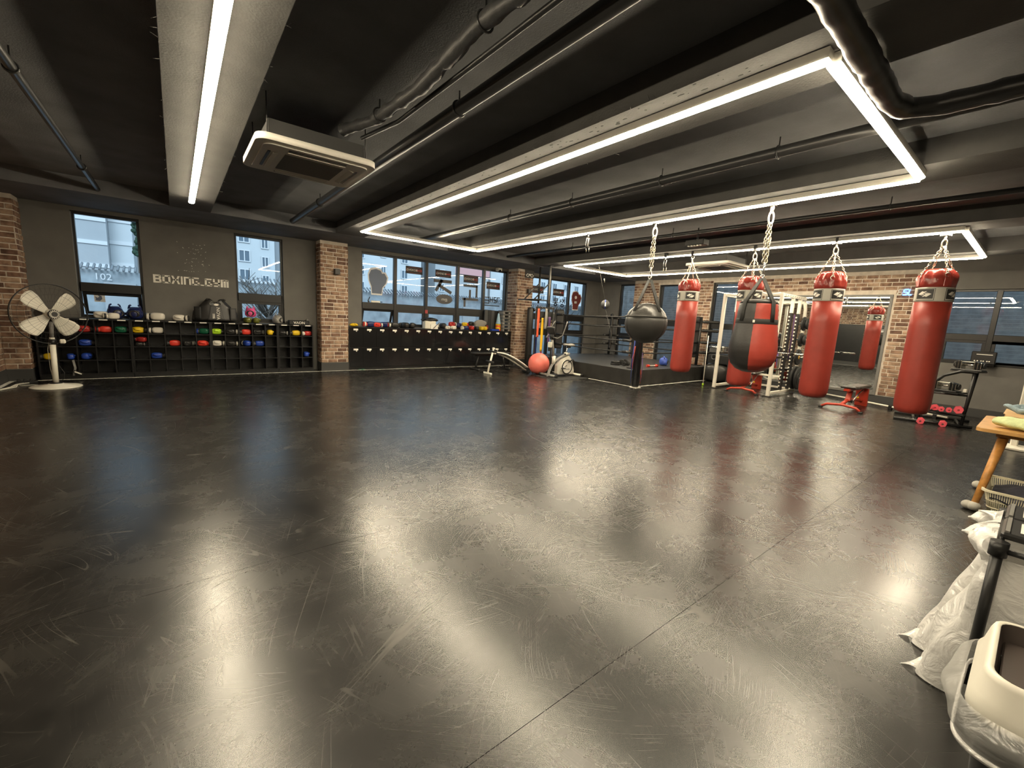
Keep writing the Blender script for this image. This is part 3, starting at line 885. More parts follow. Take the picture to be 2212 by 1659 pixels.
# ================================================================== things fixed to the walls
# lettering on the long wall
sg = thing('wall_lettering', 'pale raised lettering reading BOXING_GYM on the grey wall', 'lettering', (-0.33, YB, 1.815))
H_, T_ = 0.158, 0.030
def letter(x, w_, rects=(), polys=()):
    mb = MB()
    for (a, b, c, d) in rects: mb.span(x + a * w_, x + b * w_, -.014, 0, c * H_, d * H_)
    for pl in polys: mb.prism([(x + u * w_, v * H_) for u, v in pl], 'y', -.014, 0)
    mb.build('letter', 'label_white', sg)
V = T_ / 0.108; Q = T_ / H_
LET = {
 'B': ([(0, V, 0, 1), (V, .85, 0, Q), (V, .85, 1 - Q, 1), (V, .9, .41, .60), (1 - V, 1, .06, .45), (.97 - V, .97, .56, .94)], []),
 'O': ([(0, V, .05, .95), (1 - V, 1, .05, .95), (.05, .95, 0, Q), (.05, .95, 1 - Q, 1)], []),
 'X': ([(.25, .75, .41, .60)], [[(0, 1), (V * .9, 1), (.44, .55), (.44, .45), (V * .9, 0), (0, 0), (.2, .45), (.2, .55)], [(1, 0), (1 - V * .9, 0), (.56, .45), (.56, .55), (1 - V * .9, 1), (1, 1), (.8, .55), (.8, .45)]]),
 'I': ([(.0, 1, 0, 1)], []),
 'N': ([(0, V, 0, 1), (1 - V, 1, 0, .95), (V, .95, 1 - Q, 1)], []),
 'G': ([(0, V, .05, .95), (.05, .95, 0, Q), (.05, .95, 1 - Q, 1), (1 - V, 1, .05, .55), (.5, 1, .40, .58)], []),
 '_': ([(0, 1, 0, Q * .8)], []),
 'Y': ([(0, V, .45, 1), (1 - V, 1, .05, 1), (.03, 1, .38, .38 + Q), (.1, .95, 0, Q)], []),
 'M': ([(0, V, 0, 1), (.5 - V / 2, .5 + V / 2, 0, .95), (1 - V, 1, 0, .95), (V, .95, 1 - Q, 1)], []),
}
x = 0
for c, w_ in (('B', .125), ('O', .125), ('X', .135), ('I', .031), ('N', .118), ('G', .125), ('_', .06), ('G', .125), ('Y', .12), ('M', .14)):
    letter(x, w_, *LET[c]); x += w_ + .0145
fl = MB(); rr = random.Random(5)
for k in range(46):
    x = rr.gauss(0.32, .13); z = rr.uniform(2.08, 2.66); a = rr.uniform(-1, 1)
    fl.box((x, YB - .001, z), (rr.uniform(.006, .03), .002, rr.uniform(.003, .007)), (0, a, 0))
tag(fl.build('worn_flecks', 'tape_white', wall_back), kind='stuff')

# wall boxes on the pillars
for lb, x, z, y in (('small black wall speaker on the brick pillar left of the lockers', 3.02, 2.36, 10.68), ('small black wall speaker on the brick pillar right of the lockers', 8.86, 2.38, 10.55)):
    t = thing('wall_speaker', lb, 'speaker', (x, y, z))
    MB().span(-.06, .06, -.11, -.005, -.065, .065, .008).build('case', 'black_plastic', t)
    MB().span(-.05, .05, -.114, -.108, -.055, .055).build('grille', 'dark_grey', t)
    MB().span(-.03, .03, -.015, .005, -.03, .03).build('bracket', 'black_metal', t)
t = thing('wall_plaque', 'black plaque with white emblem at the top of the brick pillar', 'plaque', (8.87, 10.55, 2.93))
MB().span(-.17, .19, -.03, -.004, -.14, .12, .006).build('board', 'sticker_dark', t)
em = MB()
for sx in (-1, 1): em.torus((sx * .085 + .01, -.031, -.06), .045, .009, (PI / 2, 0, 0), 16, 6); em.box((sx * .14 + .01, -.031, -.06), (.05, .006, .014))
em.prism([(-.05, -.06), (.07, -.06), (.01, .0)], 'y', -.034, -.028)
em.build('emblem', 'label_white', t)
t = thing('security_camera', 'white security camera at the top of the window wall by the pillar', 'camera', (7.98, YB, 2.99))
MB().span(-.08, .08, -.16, -.01, -.06, .03, .015).build('body', 'white_plastic', t)
MB().ball((0, -.13, -.06), .05).build('lens_dome', 'black_gloss', t)

# neon sign on the bricks right of the mirror
t = thing('neon_sign', 'small lit blue neon sign on the bricks by the nearest red bag', 'sign', (XR - .06, 2.20, 2.49))
def seg7(mb, y, hh, ww, segs, m=None):
    P_ = {'a': ((0, 1), (1, 1)), 'b': ((1, 1), (1, .5)), 'c': ((1, .5), (1, 0)), 'd': ((0, 0), (1, 0)), 'e': ((0, 0), (0, .5)), 'f': ((0, .5), (0, 1)), 'g': ((0, .5), (1, .5))}
    for s_ in segs:
        (a, b), (c, d) = P_[s_]
        mb.tube([(0, y - a * ww - b * .02, b * hh), (0, y - c * ww - d * .02, d * hh)], .012, 8)
m1 = MB(); seg7(m1, .10, .12, .07, 'afgcde'); m1.build('unlit_digit', 'neon_off', t)
m2 = MB(); seg7(m2, .01, .12, .07, 'afgcd'); m2.build('lit_letter', 'neon_blue', t)
m3 = MB(); seg7(m3, -.08, .12, .06, 'def'); m3.build('lit_letter', 'neon_blue', t)

# floor tape
def tape(label, x0, x1, y0, y1):
    return tag(MB().span(x0, x1, y0, y1, 0.0003, 0.0016).build('floor_tape', 'tape_white'), label, 'tape', 'white floor tape lines')
tape('long white floor tape in front of the shelves and lockers', XL + .03, 8.42, 10.63, 10.675)
tape('white floor tape along the brick side wall behind the fan', XL + .03, XL + .09, 4.0, 10.62)
tape('white floor tape along the left side of the ring', 8.66, 8.71, 6.10, 9.9)
tape('white floor tape along the front of the ring', 8.72, 12.45, 6.10, 6.15)
# white pole held by black feet on the floor by the mirror
t = thing('floor_pole', 'white pole on black feet lying near the mirror', 'pole', (11.9, 1.85, 0), group=None)
d = Vector((12.78 - 11.9, 3.78 - 1.85, 0)); u_ = d.normalized()
MB().tube([u_ * -.95 + Vector((0, 0, .065)), d + Vector((0, 0, .065))], .022, 12).build('pole', 'white_paint', t)
for k in (-.75, .05, .9, 1.7):
    p = u_ * k
    MB().box((p.x, p.y, .045), (.07, .05, .09), (0, 0, math.atan2(u_.y, u_.x)), .006).build('foot', 'black_plastic', t)

# ------------------------------------------------------------------ stickers on the window glass (read from the street, so reversed here)
GY = YB + 0.094
def boxing_sticker(label, x, z, w_=.58, h_=.20):
    t = thing('window_sticker', label, 'sticker', (x, GY, z), group='boxing stickers on the street windows')
    MB().span(-w_ / 2, w_ / 2, -.002, .002, -h_ / 2, h_ / 2).build('film', 'sticker_dark', t)
    MB().torus((0, -.0025, 0), .5, .014, (PI / 2, 0, 0), 32, 4, (w_ * .9, h_ * .78, .1)).build('oval', 'sticker_red', t)
    o = text('reversed_word', 'BOXING', h_ * .42, 'sticker_white', t, (-w_ * .13, -.004, 0), (PI / 2, 0, 0), .0005, sx=-1)
    mb = MB()
    for k in range(6): mb.box((w_ * .13 + k * .028, -.003, 0), (.02, .002, h_ * .2))
    mb.build('red_word', 'sticker_red', t)
boxing_sticker('reversed BOXING sticker in the second bay above the lockers', 5.22, 2.66, .50, .20)
boxing_sticker('reversed BOXING sticker in the third bay above the lockers', 6.13, 2.66, .52, .20)
boxing_sticker('reversed BOXING sticker in the fourth bay above the lockers', 7.08, 2.60, .52, .22)
boxing_sticker('reversed BOXING sticker in the fifth bay beside the pillar', 7.92, 2.48, .52, .22)
boxing_sticker('reversed BOXING sticker behind the pull-up frame', 9.78, 2.52, .58, .24)
boxing_sticker('reversed BOXING sticker in the middle ring window', 10.80, 2.50, .55, .24)
def glove_shape(sc):
    return [(u * sc, v * sc) for u, v in ((-.24, -.5), (.20, -.5), (.24, -.22), (.40, -.02), (.46, .22), (.34, .42), (.22, .40), (.16, .52), (-.05, .58), (-.28, .52), (-.38, .30), (-.36, .05), (-.26, -.2))]
t = thing('window_sticker', 'big slate glove-shaped sticker in the first bay above the lockers', 'sticker', (4.18, GY, 2.24))
MB().prism(glove_shape(.66), 'y', -.002, .002).build('outline', 'sticker_white', t); MB().prism(glove_shape(.58), 'y', -.005, -.002).build('glove', 'sticker_slate', t)
t = thing('window_sticker', 'brown glove-shaped sticker in the right ring window', 'sticker', (11.72, GY, 2.25))
MB().prism(glove_shape(.66), 'y', -.002, .002).build('outline', 'sticker_white', t); MB().prism(glove_shape(.60), 'y', -.005, -.002).build('glove', 'sticker_brown', t)
MB().ball((-.02, -.006, .14), (.06, .002, .06)).build('white_mark', 'sticker_white', t); MB().span(-.08, .05, -.008, -.005, -.08, .0).build('white_mark', 'sticker_white', t)
def strokes(label, x, z, m, segs, tw=.05):
    t = thing('window_lettering', label, 'lettering', (x, GY, z), group='reversed lettering on the street windows')
    for grp in segs:
        mb = MB()
        for (u0, v0, u1, v1) in grp:
            L = math.hypot(u1 - u0, v1 - v0)
            mb.box(((u0 + u1) / 2, 0, (v0 + v1) / 2), (L + tw, .003, tw), (0, -math.atan2(v1 - v0, u1 - u0), 0))
        mb.build('letter', m, t)
# large grey reversed syllables, bay three to five and ring windows
strokes('large grey reversed letter over a grey oval in the third bay', 6.12, 2.20, 'sticker_grey', [[(-.25, .25, .25, .25), (-.05, .25, -.2, .0), (-.1, .12, .25, -.05)]], .09)
t = thing('window_sticker', 'grey oval sticker with a reversed white word in the third bay', 'sticker', (6.18, GY - .006, 1.94))
MB().ball((0, 0, 0), (.27, .002, .14), seg=28).build('oval', 'sticker_grey', t)
o = text('reversed_word', 'gym', .12, 'sticker_white', t, (0, -.004, 0), (PI / 2, 0, 0), .0005, sx=-1)
strokes('large grey reversed letters in the fourth bay', 7.08, 2.05, 'sticker_grey', [[(-.22, .35, .22, .35), (.22, .35, .22, .05), (-.02, .2, -.02, .0)], [(-.25, -.05, .25, -.05), (-.2, -.05, -.2, -.25)]], .07)
strokes('row of dark reversed letters in the fifth bay', 7.88, 2.02, 'sticker_dark', [[(-.25, .09, -.1, .09), (-.25, .0, -.1, .0), (-.1, .1, -.1, -.09), (-.25, -.09, -.1, -.09)], [(-.05, .1, -.05, -.05), (.03, .1, .03, -.05), (-.05, .02, .03, .02)], [(.09, .1, .17, .1), (.09, .1, .09, .03), (.09, .02, .17, .0), (.17, .02, .17, -.05), (.09, -.06, .17, -.06)], [(.22, .1, .31, .1), (.22, .1, .22, -.04)], [(-.26, -.16, .30, -.16)]], .028)
# Korean syllables, mirrored left-right because they face the street: list of strokes per syllable in a unit box
SY = {
 'jeong': [(-.42, .45, .05, .45), (-.18, .45, -.42, .05), (-.18, .30, .05, .05), (.42, .5, .42, -.02), (.15, .25, .42, .25), 'o'],
 'tong': [(-.35, .5, .35, .5), (-.35, .34, .35, .34), (-.35, .18, .35, .18), (-.35, .5, -.35, .18), (0, .16, 0, .0), (-.48, -.02, .48, -.02), 'o'],
 'bok': [(-.3, .5, -.3, .16), (.3, .5, .3, .16), (-.3, .34, .3, .34), (-.3, .16, .3, .16), (0, .16, 0, .0), (-.48, -.02, .48, -.02), (-.3, -.2, .3, -.2), (.3, -.2, .3, -.5)],
 'sing': [(-.2, .5, -.45, .05), (-.2, .35, .05, .05), (.4, .5, .4, -.05), 'o'],
}
def syllable(label, x, z, key, sc, tw=.03):
    st = []
    for q in SY[key]:
        if q == 'o':
            pts = [(.24 * math.cos(a), -.30 + .17 * math.sin(a)) for a in [2 * PI * k / 12 for k in range(13)]]
            st += [(a[0], a[1], b[0], b[1]) for a, b in zip(pts, pts[1:])]
        else: st.append(q)
    strokes(label, x, z, 'sticker_dark', [[(-a * sc, b * sc, -c * sc, d * sc) for a, b, c, d in st]], tw)
syllable('upper right reversed syllable in the middle ring window', 11.02, 2.13, 'jeong', .27)
syllable('upper left reversed syllable in the middle ring window', 10.68, 2.15, 'tong', .27)
syllable('lower right reversed syllable in the middle ring window', 11.02, 1.81, 'bok', .27)
syllable('lower left reversed syllable in the middle ring window', 10.68, 1.81, 'sing', .27)
syllable('reversed syllable in the window behind the pull-up frame', 9.92, 1.86, 'bok', .24)

# dark panels on the side wall (seen in the mirror)
t = thing('wall_panel', 'black panelling on the brick side wall, seen in the mirror', 'panel', (XL, 4.0, 0))
for k in range(6):
    MB().span(.0, .03, -4.2 + k * 1.25, -4.2 + k * 1.25 + 1.235, .2, 2.15, .006).build('board', 'black_lam', t)

# small items at the street windows
t = thing('window_sticker', 'small grey bird sticker on the tilted sash by the fan', 'sticker', (-1.13, YB + .138, 1.46))
t.rotation_euler = (math.radians(20), 0, 0)
MB().span(-.075, .075, -.002, .002, -.08, .08).build('film', 'sticker_white', t)
MB().prism([(-.06, -.05), (.0, -.06), (.035, -.02), (.03, .04), (-.02, .06), (.0, .02), (-.03, .0), (-.06, .03), (-.05, -.02)], 'y', -.005, -.002).build('bird', 'sticker_slate', t)
t = thing('window_opener', 'white window opener box with a black lever in the first bay', 'window opener', (4.02, YB + .05, 1.71))
MB().span(-.02, .22, -.02, .02, 0, .05, .006).build('box', 'white_plastic', t)
MB().tube([(-.06, 0, .01), (-.10, 0, .03), (-.05, 0, .14)], .012, 8).build('lever', 'black_plastic', t)
MB().ball((-.08, 0, .02), .022).build('pivot', 'black_plastic', t)
MB().ball((.26, 0, .025), (.035, .015, .012)).build('catch', 'black_plastic', t)

# ================================================================== glove shelves along the long wall
def sellip(mb, c, h, e=0.55, seg=18, rings=12, rot=None):
    """rounded-box blob"""
    c = Vector(c); R = rotm(rot)
    sp = lambda v: math.copysign(abs(v) ** e, v)
    def fn(u, v):
        a = 2 * PI * u; b = -PI / 2 + PI * v
        cb = max(1e-3, abs(math.cos(b))) ** e
        return c + R @ Vector((h[0] * sp(math.cos(a)) * cb, h[1] * sp(math.sin(a)) * cb, h[2] * sp(math.sin(b))))
    mb.grid(fn, seg, rings, True)
    return mb
FY = 10.72                      # front plane
C0, CW, RH, ZT = -1.93, 0.246, 0.2475, 1.07
def shelf_unit(label, c_from, n):
    x0 = C0 + c_from * CW
    t = thing('glove_shelf', label, 'shelf', (x0, FY, 0), group='black glove shelves')
    W_ = n * CW
    MB().span(0, W_, .31, .325, .05, 1.06).build('back_panel', 'black_lam', t)
    MB().span(.004, W_ - .004, .02, .32, 0, .07).build('plinth', 'black_lam', t)
    MB().span(0, W_, -.008, .325, ZT - .012, ZT + .012, .003).build('top_board', 'black_lam', t)
    for k in range(n + 1):
        w_ = .024 if k in (0, n) else .016
        x = min(max(k * CW, w_ / 2 + .001), W_ - w_ / 2 - .001)
        MB().span(x - w_ / 2, x + w_ / 2, 0, .31, .07, ZT - .012).build('divider' if 0 < k < n else 'side_panel', 'black_lam', t)
    for r in range(1, 5):
        z = ZT - r * RH
        MB().span(.002, W_ - .002, .006, .31, z - .008, z + .008).build('shelf_board', 'black_lam', t)
    for k in range(n):
        MB().span(k * CW + .07, k * CW + .185, -.012, -.007, ZT - .012, ZT + .008).build('label_strip', 'label_white', t)
    return t
shelf_unit('black cubbyhole shelf partly behind the white fan', 0, 5)
shelf_unit('black cubbyhole shelf under the large wall lettering', 5, 5)
shelf_unit('black cubbyhole shelf under the black body protector', 10, 5)
shelf_unit('narrow black cubbyhole shelf beside the brick pillar', 15, 3)
MB  # noqa

_gc = {}
def gmesh(key, m, fn):
    if (key, m) not in _gc:
        mb = MB(); fn(mb); _gc[(key, m)] = mb.mesh(key, MATS[m])
    return _gc[(key, m)]
def put(name, me, parent, loc=None, rot=None):
    o = bpy.data.objects.new(name, me); COL.objects.link(o); o.parent = parent
    if loc: o.location = loc
    if rot: o.rotation_euler = rot
    return o
def g_fist(mb): sellip(mb, (0, 0, .066), (.098, .062, .064), .62)
def g_thumb(mb): mb.ball((-.005, -.058, .078), (.062, .026, .030), (0, .25, .12), 12, 8)
def g_cuff(mb): mb.tube([(.075, 0, .062), (.10, 0, .060), (.16, 0, .062)], .05, 14, radii=[.046, .050, .056])
def g_strap(mb): mb.tube([(.108, 0, .0605), (.142, 0, .0615)], .057, 14, radii=[.056, .0585])
def glove(label, loc, rotz=0.0, col='red_glove', cuff='black_vinyl', strap='black_vinyl', sc=1.0, tilt=0.0, group='gloves in the shelf cubbyholes'):
    t = thing('boxing_glove', label, 'glove', loc, rotz, group)
    t.scale = (sc, sc, sc); t.rotation_euler = (tilt, 0, rotz)
    put('fist', gmesh('fist', col, g_fist), t); put('thumb', gmesh('thumb', col, g_thumb), t)
    put('cuff', gmesh('cuff', cuff, g_cuff), t); put('strap', gmesh('strap', strap, g_strap), t)
    return t
def cell(label, col_f, row, col, rot=0.0, cuff='black_vinyl', strap='black_vinyl', sc=1.0, up=0.0, dy=.10):
    c = int(col_f); sc *= .92
    x = C0 + c * CW + CW / 2 + (0.02 if math.cos(rot) < 0 else -0.022)
    z = ZT - (row + 1) * RH + .009
    return glove(label, (x, FY + dy, z + up), rot, col, cuff, strap, sc)
K = 'black_vinyl'
cell('red glove in the top row, third hole right of the fan', 3, 0, 'red_glove', PI + .1, 'red_glove')
cell('dark green glove in the top row beside the red one by the fan', 4, 0, 'green_glove', .05)
cell('yellow glove in the top row nearest the fan', 5, 0, 'yellow_glove', 0)
cell('white glove with a striped cuff in the top row left of two empty holes', 6, 0, 'white_glove', PI - .1, 'black_vinyl', 'white_glove')
cell('green glove with a blue strap in the top row under the protector', 9, 0, 'green_glove', PI - .35, 'dark_grey', 'blue_glove')
cell('lime green glove with black thumb in the top row', 10, 0, 'lime_glove', .15, 'black_vinyl', 'black_vinyl')
cell('black glove with white mark in the top row beside the lime one', 11, 0, 'black_vinyl', 0, K, 'white_glove', 1.0)
cell('red glove in the top row below the pink headguard', 12, 0, 'red_glove', PI - .1)
cell('black glove with grey strap in the top row under the olive gloves', 13, 0, 'black_vinyl', .2, K, 'mid_grey')
cell('yellow glove with black rim in the top row', 14, 0, 'yellow_glove', PI / 2, K, 'yellow_glove')
cell('black glove with pale logo in the top row below the silver headguard', 15, 0, 'black_vinyl', -.2, K, 'grey_leather', .9)
cell('yellow glove in the top row second from the pillar', 16, 0, 'yellow_glove', PI, K)
cell('red glove under a white one in the top row at the pillar', 17, 0, 'dark_red_glove', PI + .2, 'white_glove', 'white_glove', .92)
cell('blue glove in the second row beside the fan guard', 2, 1, 'blue_glove', .1)
cell('dark red glove lying on a black one in the second row', 5, 1, 'dark_red_glove', 2.6, 'dark_red_glove', K, .85, .075)
cell('black glove under the dark red one in the second row', 5, 1, 'black_vinyl', .2, K, 'mid_grey', .62, 0, .07)
cell('red glove in the second row under two empty holes', 7, 1, 'red_glove', PI, K)
cell('black and grey glove between two red ones in the second row', 8, 1, 'black_vinyl', .5, 'grey_leather', 'mid_grey', .9)
cell('red glove with cuff up in the second row left of the white one', 9, 1, 'red_glove', .05, 'red_glove', K)
cell('white glove with black cuff in the second row', 10, 1, 'white_glove', .02, K, 'white_glove')
cell('black glove with white stripe in the second row', 11, 1, 'black_vinyl', 0, K, 'white_glove', .95)
cell('large blue glove with black and white cuff in the second row', 12, 1, 'blue_glove', PI / 2 + .3, K, 'white_glove', 1.05)
cell('blue glove below the grey-strapped black one in the second row', 13, 1, 'blue_glove', PI, K, 'dark_grey')
cell('lone blue glove in the third row left of centre', 6, 2, 'blue_glove', .05)
cell('lone blue glove in the third row at the brick pillar', 17, 2, 'blue_glove', PI / 2)
cell('yellow glove in the third row behind the fan pole', 0, 2, 'yellow_glove', PI - .1)
cell('blue glove in the third row just right of the fan pole', 1, 2, 'blue_glove', PI / 2 + .2, K, K, .92)
cell('blue glove in the third row second right of the fan pole', 2, 2, 'blue_glove', PI / 2 - .3, K, K, 1.0)
cell('dark red glove in the top row behind the fan blade', 2, 0, 'dark_red_glove', .1)
# strap with a card dangling from the third row
t = thing('hanging_strap', 'grey strap with a black card hanging behind the fan', 'strap', (-1.50, FY - .02, 0.04))
MB().tube([(0, 0, .30), (.02, -.01, .16), (-.01, -.01, .02)], .022, 6, flat=.15).build('webbing', 'mid_grey', t)
MB().box((.05, -.02, .07), (.14, .006, .05), (0, .5, 0)).build('card', 'black_plastic', t)
MB().box((.05, -.024, .07), (.10, .002, .02), (0, .5, 0)).build('print', 'label_white', t)

# ---------------------------------------------------------------- on top of the shelves
TOP = ZT + .012
GT = 'gear on top of the shelves'
glove('white and black glove lying by the open window', (-1.10, 10.86, TOP), .1, 'white_glove', 'black_vinyl', 'white_glove', 1.05, group=GT)
glove('black and white glove leaning against the white one by the open window', (-.93, 10.80, TOP), PI + .2, 'white_glove', 'white_glove', 'black_vinyl', .9, group=GT)
def headguard(label, loc, rotz, m, m2='black_vinyl', sc=1.0, group=GT):
    t = thing('headguard', label, 'headguard', loc, rotz, group); t.scale = (sc,) * 3
    def dome(u, v):
        a = 2 * PI * u; b = -.9 + 2.2 * v
        r = .105 * max(.02, math.cos(b)) ** .7
        return Vector((r * math.cos(a) * 1.02, r * math.sin(a) * 1.15, .115 + .115 * math.sin(b) * 1.05))
    MB().grid(dome, 20, 10, True).build('shell', m, t, solid=.02)
    MB().torus((0, -.10, .11), .062, .024, (PI / 2 + .1, 0, 0), 20, 8, (1, .85, 1)).build('face_padding', m2, t)
    for s_ in (-1, 1):
        MB().ball((s_ * .105, -.02, .10), (.022, .05, .06), None, 12, 8).build('cheek_pad', m, t)
        MB().tube([(s_ * .09, 0, .20), (s_ * .075, 0, .26), (s_ * .05, 0, .275)], .02, 8, flat=.6).build('lacing_flap', m, t)
    MB().tube([(-.09, -.03, .04), (0, -.07, .013), (.09, -.03, .04)], .012, 8, flat=.4).build('chin_strap', m2, t)
    return t
headguard('navy headguard leaning by the tilted window sash', (-.91, 10.93, TOP), .5, 'navy_glove')
headguard('navy headguard with two upright flaps in the left window', (-.63, 10.92, TOP), -.1, 'navy_glove')
glove('white patterned glove left of the body protector', (-.30, 10.88, TOP), PI - .15, 'white_glove', K, 'white_glove', 1.15, group=GT)
glove('white glove with black ring next to the patterned one', (.03, 10.86, TOP), -.2, 'white_glove', K, 'white_glove', 1.0, group=GT)
# body protector
t = thing('body_protector', 'black padded body protector with vertical white lettering', 'body protector', (0.64, 10.90, TOP + .027))
def vest(u, v):
    x = (u - .5) * 2; z = v
    hw = .40 - .05 * v if v < .62 else .40 - .05 * .62 - (v - .62) * .55
    y = -.10 * math.cos(x * PI / 2) + .02 + .05 * z
    top = .45 - .09 * max(0, 1 - abs(x) / .42) if True else .45
    zz = z * (top if abs(x) < .75 else .30)
    return Vector((x * max(hw, .18), y, zz))
MB().grid(vest, 21, 12).build('padding', 'black_vinyl', t, solid=.05)
def belly(u, v):
    x = (u - .5) * .26 * (1.05 - .35 * v + (.25 if v < .1 else 0)); z = .02 + .30 * v
    return Vector((x, -.125 + .05 * z / .45 + .2 * x * x, z))
MB().grid(belly, 8, 8).build('belly_panel', 'dark_grey', t, solid=.012)
for s_ in (-1, 1):
    def side(u, v, s_=s_):
        x = s_ * (.25 + .11 * u); return Vector((x, -.085 + .35 * (abs(x) - .18) ** 2 * 5, .02 + .26 * v))
    MB().grid(side, 5, 6).build('side_panel', 'dark_grey' if s_ > 0 else 'black_rubber', t, solid=.012)
    MB().tube([(s_ * .16, -.04, .42), (s_ * .13, .03, .44), (s_ * .15, .1, .36)], .035, 8, flat=.35).build('shoulder_strap', K, t)
MB().torus((0, -.075, .35), .10, .012, (PI / 2 - .1, 0, 0), 20, 6, (1, .55, 1)).build('collar', 'mid_grey', t)
MB().ball((0.01, -.10, .335), (.045, .006, .022)).build('badge', 'label_white', t)
text('lettering', 'NOVA', .088, 'label_white', t, (.035, -.127, .155), (PI / 2 - .1, PI / 2, 0), .002)
mb = MB()
for k in range(2): mb.box((-.03 - k * .022, -.124, .10), (.012, .004, .10))
mb.build('small_print', 'label_white', t)
glove('left olive glove under the pink headguard', (1.20, 10.86, TOP), PI / 2 + .2, 'olive_glove', K, K, 1.0, group=GT)
glove('right olive glove under the pink headguard', (1.37, 10.86, TOP), PI / 2 - .2, 'olive_glove', K, K, 1.0, group=GT)
headguard('pink and black headguard on the olive gloves', (1.27, 10.88, TOP + .125), -.2, 'pink_glove', K, .85)
headguard('silver headguard on the shelf under the right window', (1.79, 10.90, TOP), .9, 'grey_leather', K, .85)
t = thing('equipment_box', 'black box with upside-down white lettering beside the brick pillar', 'box', (2.22, 10.90, TOP))
MB().span(-.21, .21, -.1, .1, 0, .10, .012).build('box_body', 'black_plastic', t)
text('lettering', 'NOVA', .085, 'label_white', t, (0, -.101, .05), (PI / 2, PI, 0), .001)
MB().cyl((.19, -.03, .115), (.19, .03, .115), .022).build('clip', 'mid_grey', t)

# ================================================================== lockers
LX0, LX1, LN = 3.315, 8.40, 15
t = thing('locker_bank', 'long glossy black locker bank of thirty doors with white labels', 'lockers', ((LX0 + LX1) / 2, FY, 0))
W_ = LX1 - LX0; h2 = W_ / 2
MB().span(-h2, h2, .02, .325, .05, 1.06).build('carcass', 'black_lam', t)
MB().span(-h2, h2, -.006, .325, 1.06, 1.08, .003).build('top_board', 'black_lam', t)
MB().span(-h2 + .01, h2 - .01, .04, .32, 0, .05).build('plinth', 'black_lam', t)
MB().span(-h2, -h2 + .02, -.002, .02, .05, 1.06).build('side_panel', 'black_lam', t)
pw = (W_ - .02) / LN
dm = MB().span(-pw / 2 + .0015, pw / 2 - .0015, 0, .018, 0, .475, .002).mesh('door', MATS['black_gloss'])
lm = MB().span(-.058, .058, -.006, 0, 0, .045, .003).mesh('label_plate', MATS['label_white'])
km = MB().cyl((0, -.016, -.016), (0, .002, -.016), .015, seg=12).span(-.006, .006, -.022, -.014, -.028, -.005).mesh('latch', MATS['white_plastic'])
for r in (0, 1):
    for k in range(LN):
        x = -h2 + .02 + (k + .5) * pw
        d = put('door', dm, t, (x, 0, .575 if r == 0 else .075))
        put('label_plate', lm, d, (-.02 if k < 14 else -.01, 0, .415)); put('latch', km, d, (-.005, 0, .415))
L_ = 1.08
GL = 'gear on top of the lockers'
t = thing('crumpled_rag', 'yellow rag on the left end of the lockers', 'rag', (3.48, 10.86, L_))
MB().ball((0, 0, .042), (.09, .05, .04), None, 14, 8, lambda a, i: 1 + .3 * math.sin(a * 5 + i)).build('cloth', 'yellow_glove', t)
MB().ball((.05, -.02, .05), (.06, .03, .03), (0, .3, .5), 12, 8).build('fold', 'yellow_glove', t)
glove('navy and red glove at the left end of the locker gear', (3.90, 10.86, L_), PI, 'navy_glove', 'red_glove', 'white_glove', 1.12, group=GL)
glove('red glove with navy cuff right of the navy one', (4.06, 10.82, L_), 0, 'red_glove', 'navy_glove', 'white_glove', .95, group=GL)
glove('navy glove with red cuff in front of the tilted sash', (4.26, 10.88, L_), .1, 'navy_glove', 'red_glove', 'white_glove', 1.1, group=GL)
glove('black glove behind the navy and red gloves', (4.42, 10.93, L_), 2.2, K, K, 'dark_grey', 1.15, group=GL)
glove('black glove with pale trim left of the second bay', (4.56, 10.85, L_), PI - .2, K, K, 'white_glove', 1.1, group=GL)
glove('black glove standing left in the second bay', (4.86, 10.88, L_), 1.9, K, K, 'dark_grey', 1.2, group=GL)
glove('black glove standing right in the second bay', (5.06, 10.87, L_), 1.3, K, K, 'white_glove', 1.2, group=GL)
t = thing('storage_bin', 'white bin with a black bag sticking out on the lockers', 'bin', (5.58, 10.86, L_))
MB().span(-.18, .16, -.09, .09, 0, .22, .015).build('bin_body', 'white_plastic', t)
MB().ball((0, 0, .25), (.22, .09, .07), None, 20, 8, lambda a, i: 1 + .25 * math.sin(a * 4 + i * .8)).build('black_bag', 'black_plastic', t)
MB().span(-.02, .20, -.13, -.095, 0, .13, .004).build('paper_sheet', 'label_white', t)
MB().tube([(.05, -.14, .02), (.24, -.14, .19)], .008, 6).build('stick', 'black_plastic', t)
glove('black and white glove right of the white bin', (6.02, 10.90, L_ + .03), 1.7, K, 'white_glove', 'white_glove', 1.15, group=GL)
glove('white glove in front of the black and white one', (6.13, 10.80, L_), .1, 'white_glove', K, 'white_glove', .8, group=GL)
glove('red and black glove stacked in the fourth bay', (6.32, 10.90, L_ + .08), .3, 'dark_red_glove', K, 'white_glove', 1.1, group=GL)
glove('white glove under the red and black one', (6.34, 10.82, L_), PI, 'white_glove', K, K, .85, group=GL)
glove('navy and white glove in the middle of the locker gear', (6.58, 10.92, L_ + .06), .5, 'navy_glove', 'white_glove', 'white_glove', 1.05, group=GL)
glove('slate blue glove with white cuff in front', (6.74, 10.80, L_), PI, 'navy_glove', 'white_glove', 'white_glove', .95, group=GL)
glove('orange and yellow glove at the back of the locker gear', (6.78, 10.94, L_ + .10), .2, 'yellow_glove', 'red_glove', 'red_glove', .95, group=GL)
glove('dark red glove beside the slate blue one', (6.94, 10.80, L_), PI / 2, 'dark_red_glove', K, K, 1.0, group=GL)
glove('black spiky glove on top of the gear pile', (7.00, 10.92, L_ + .12), .4, K, K, 'grey_leather', 1.05, group=GL)
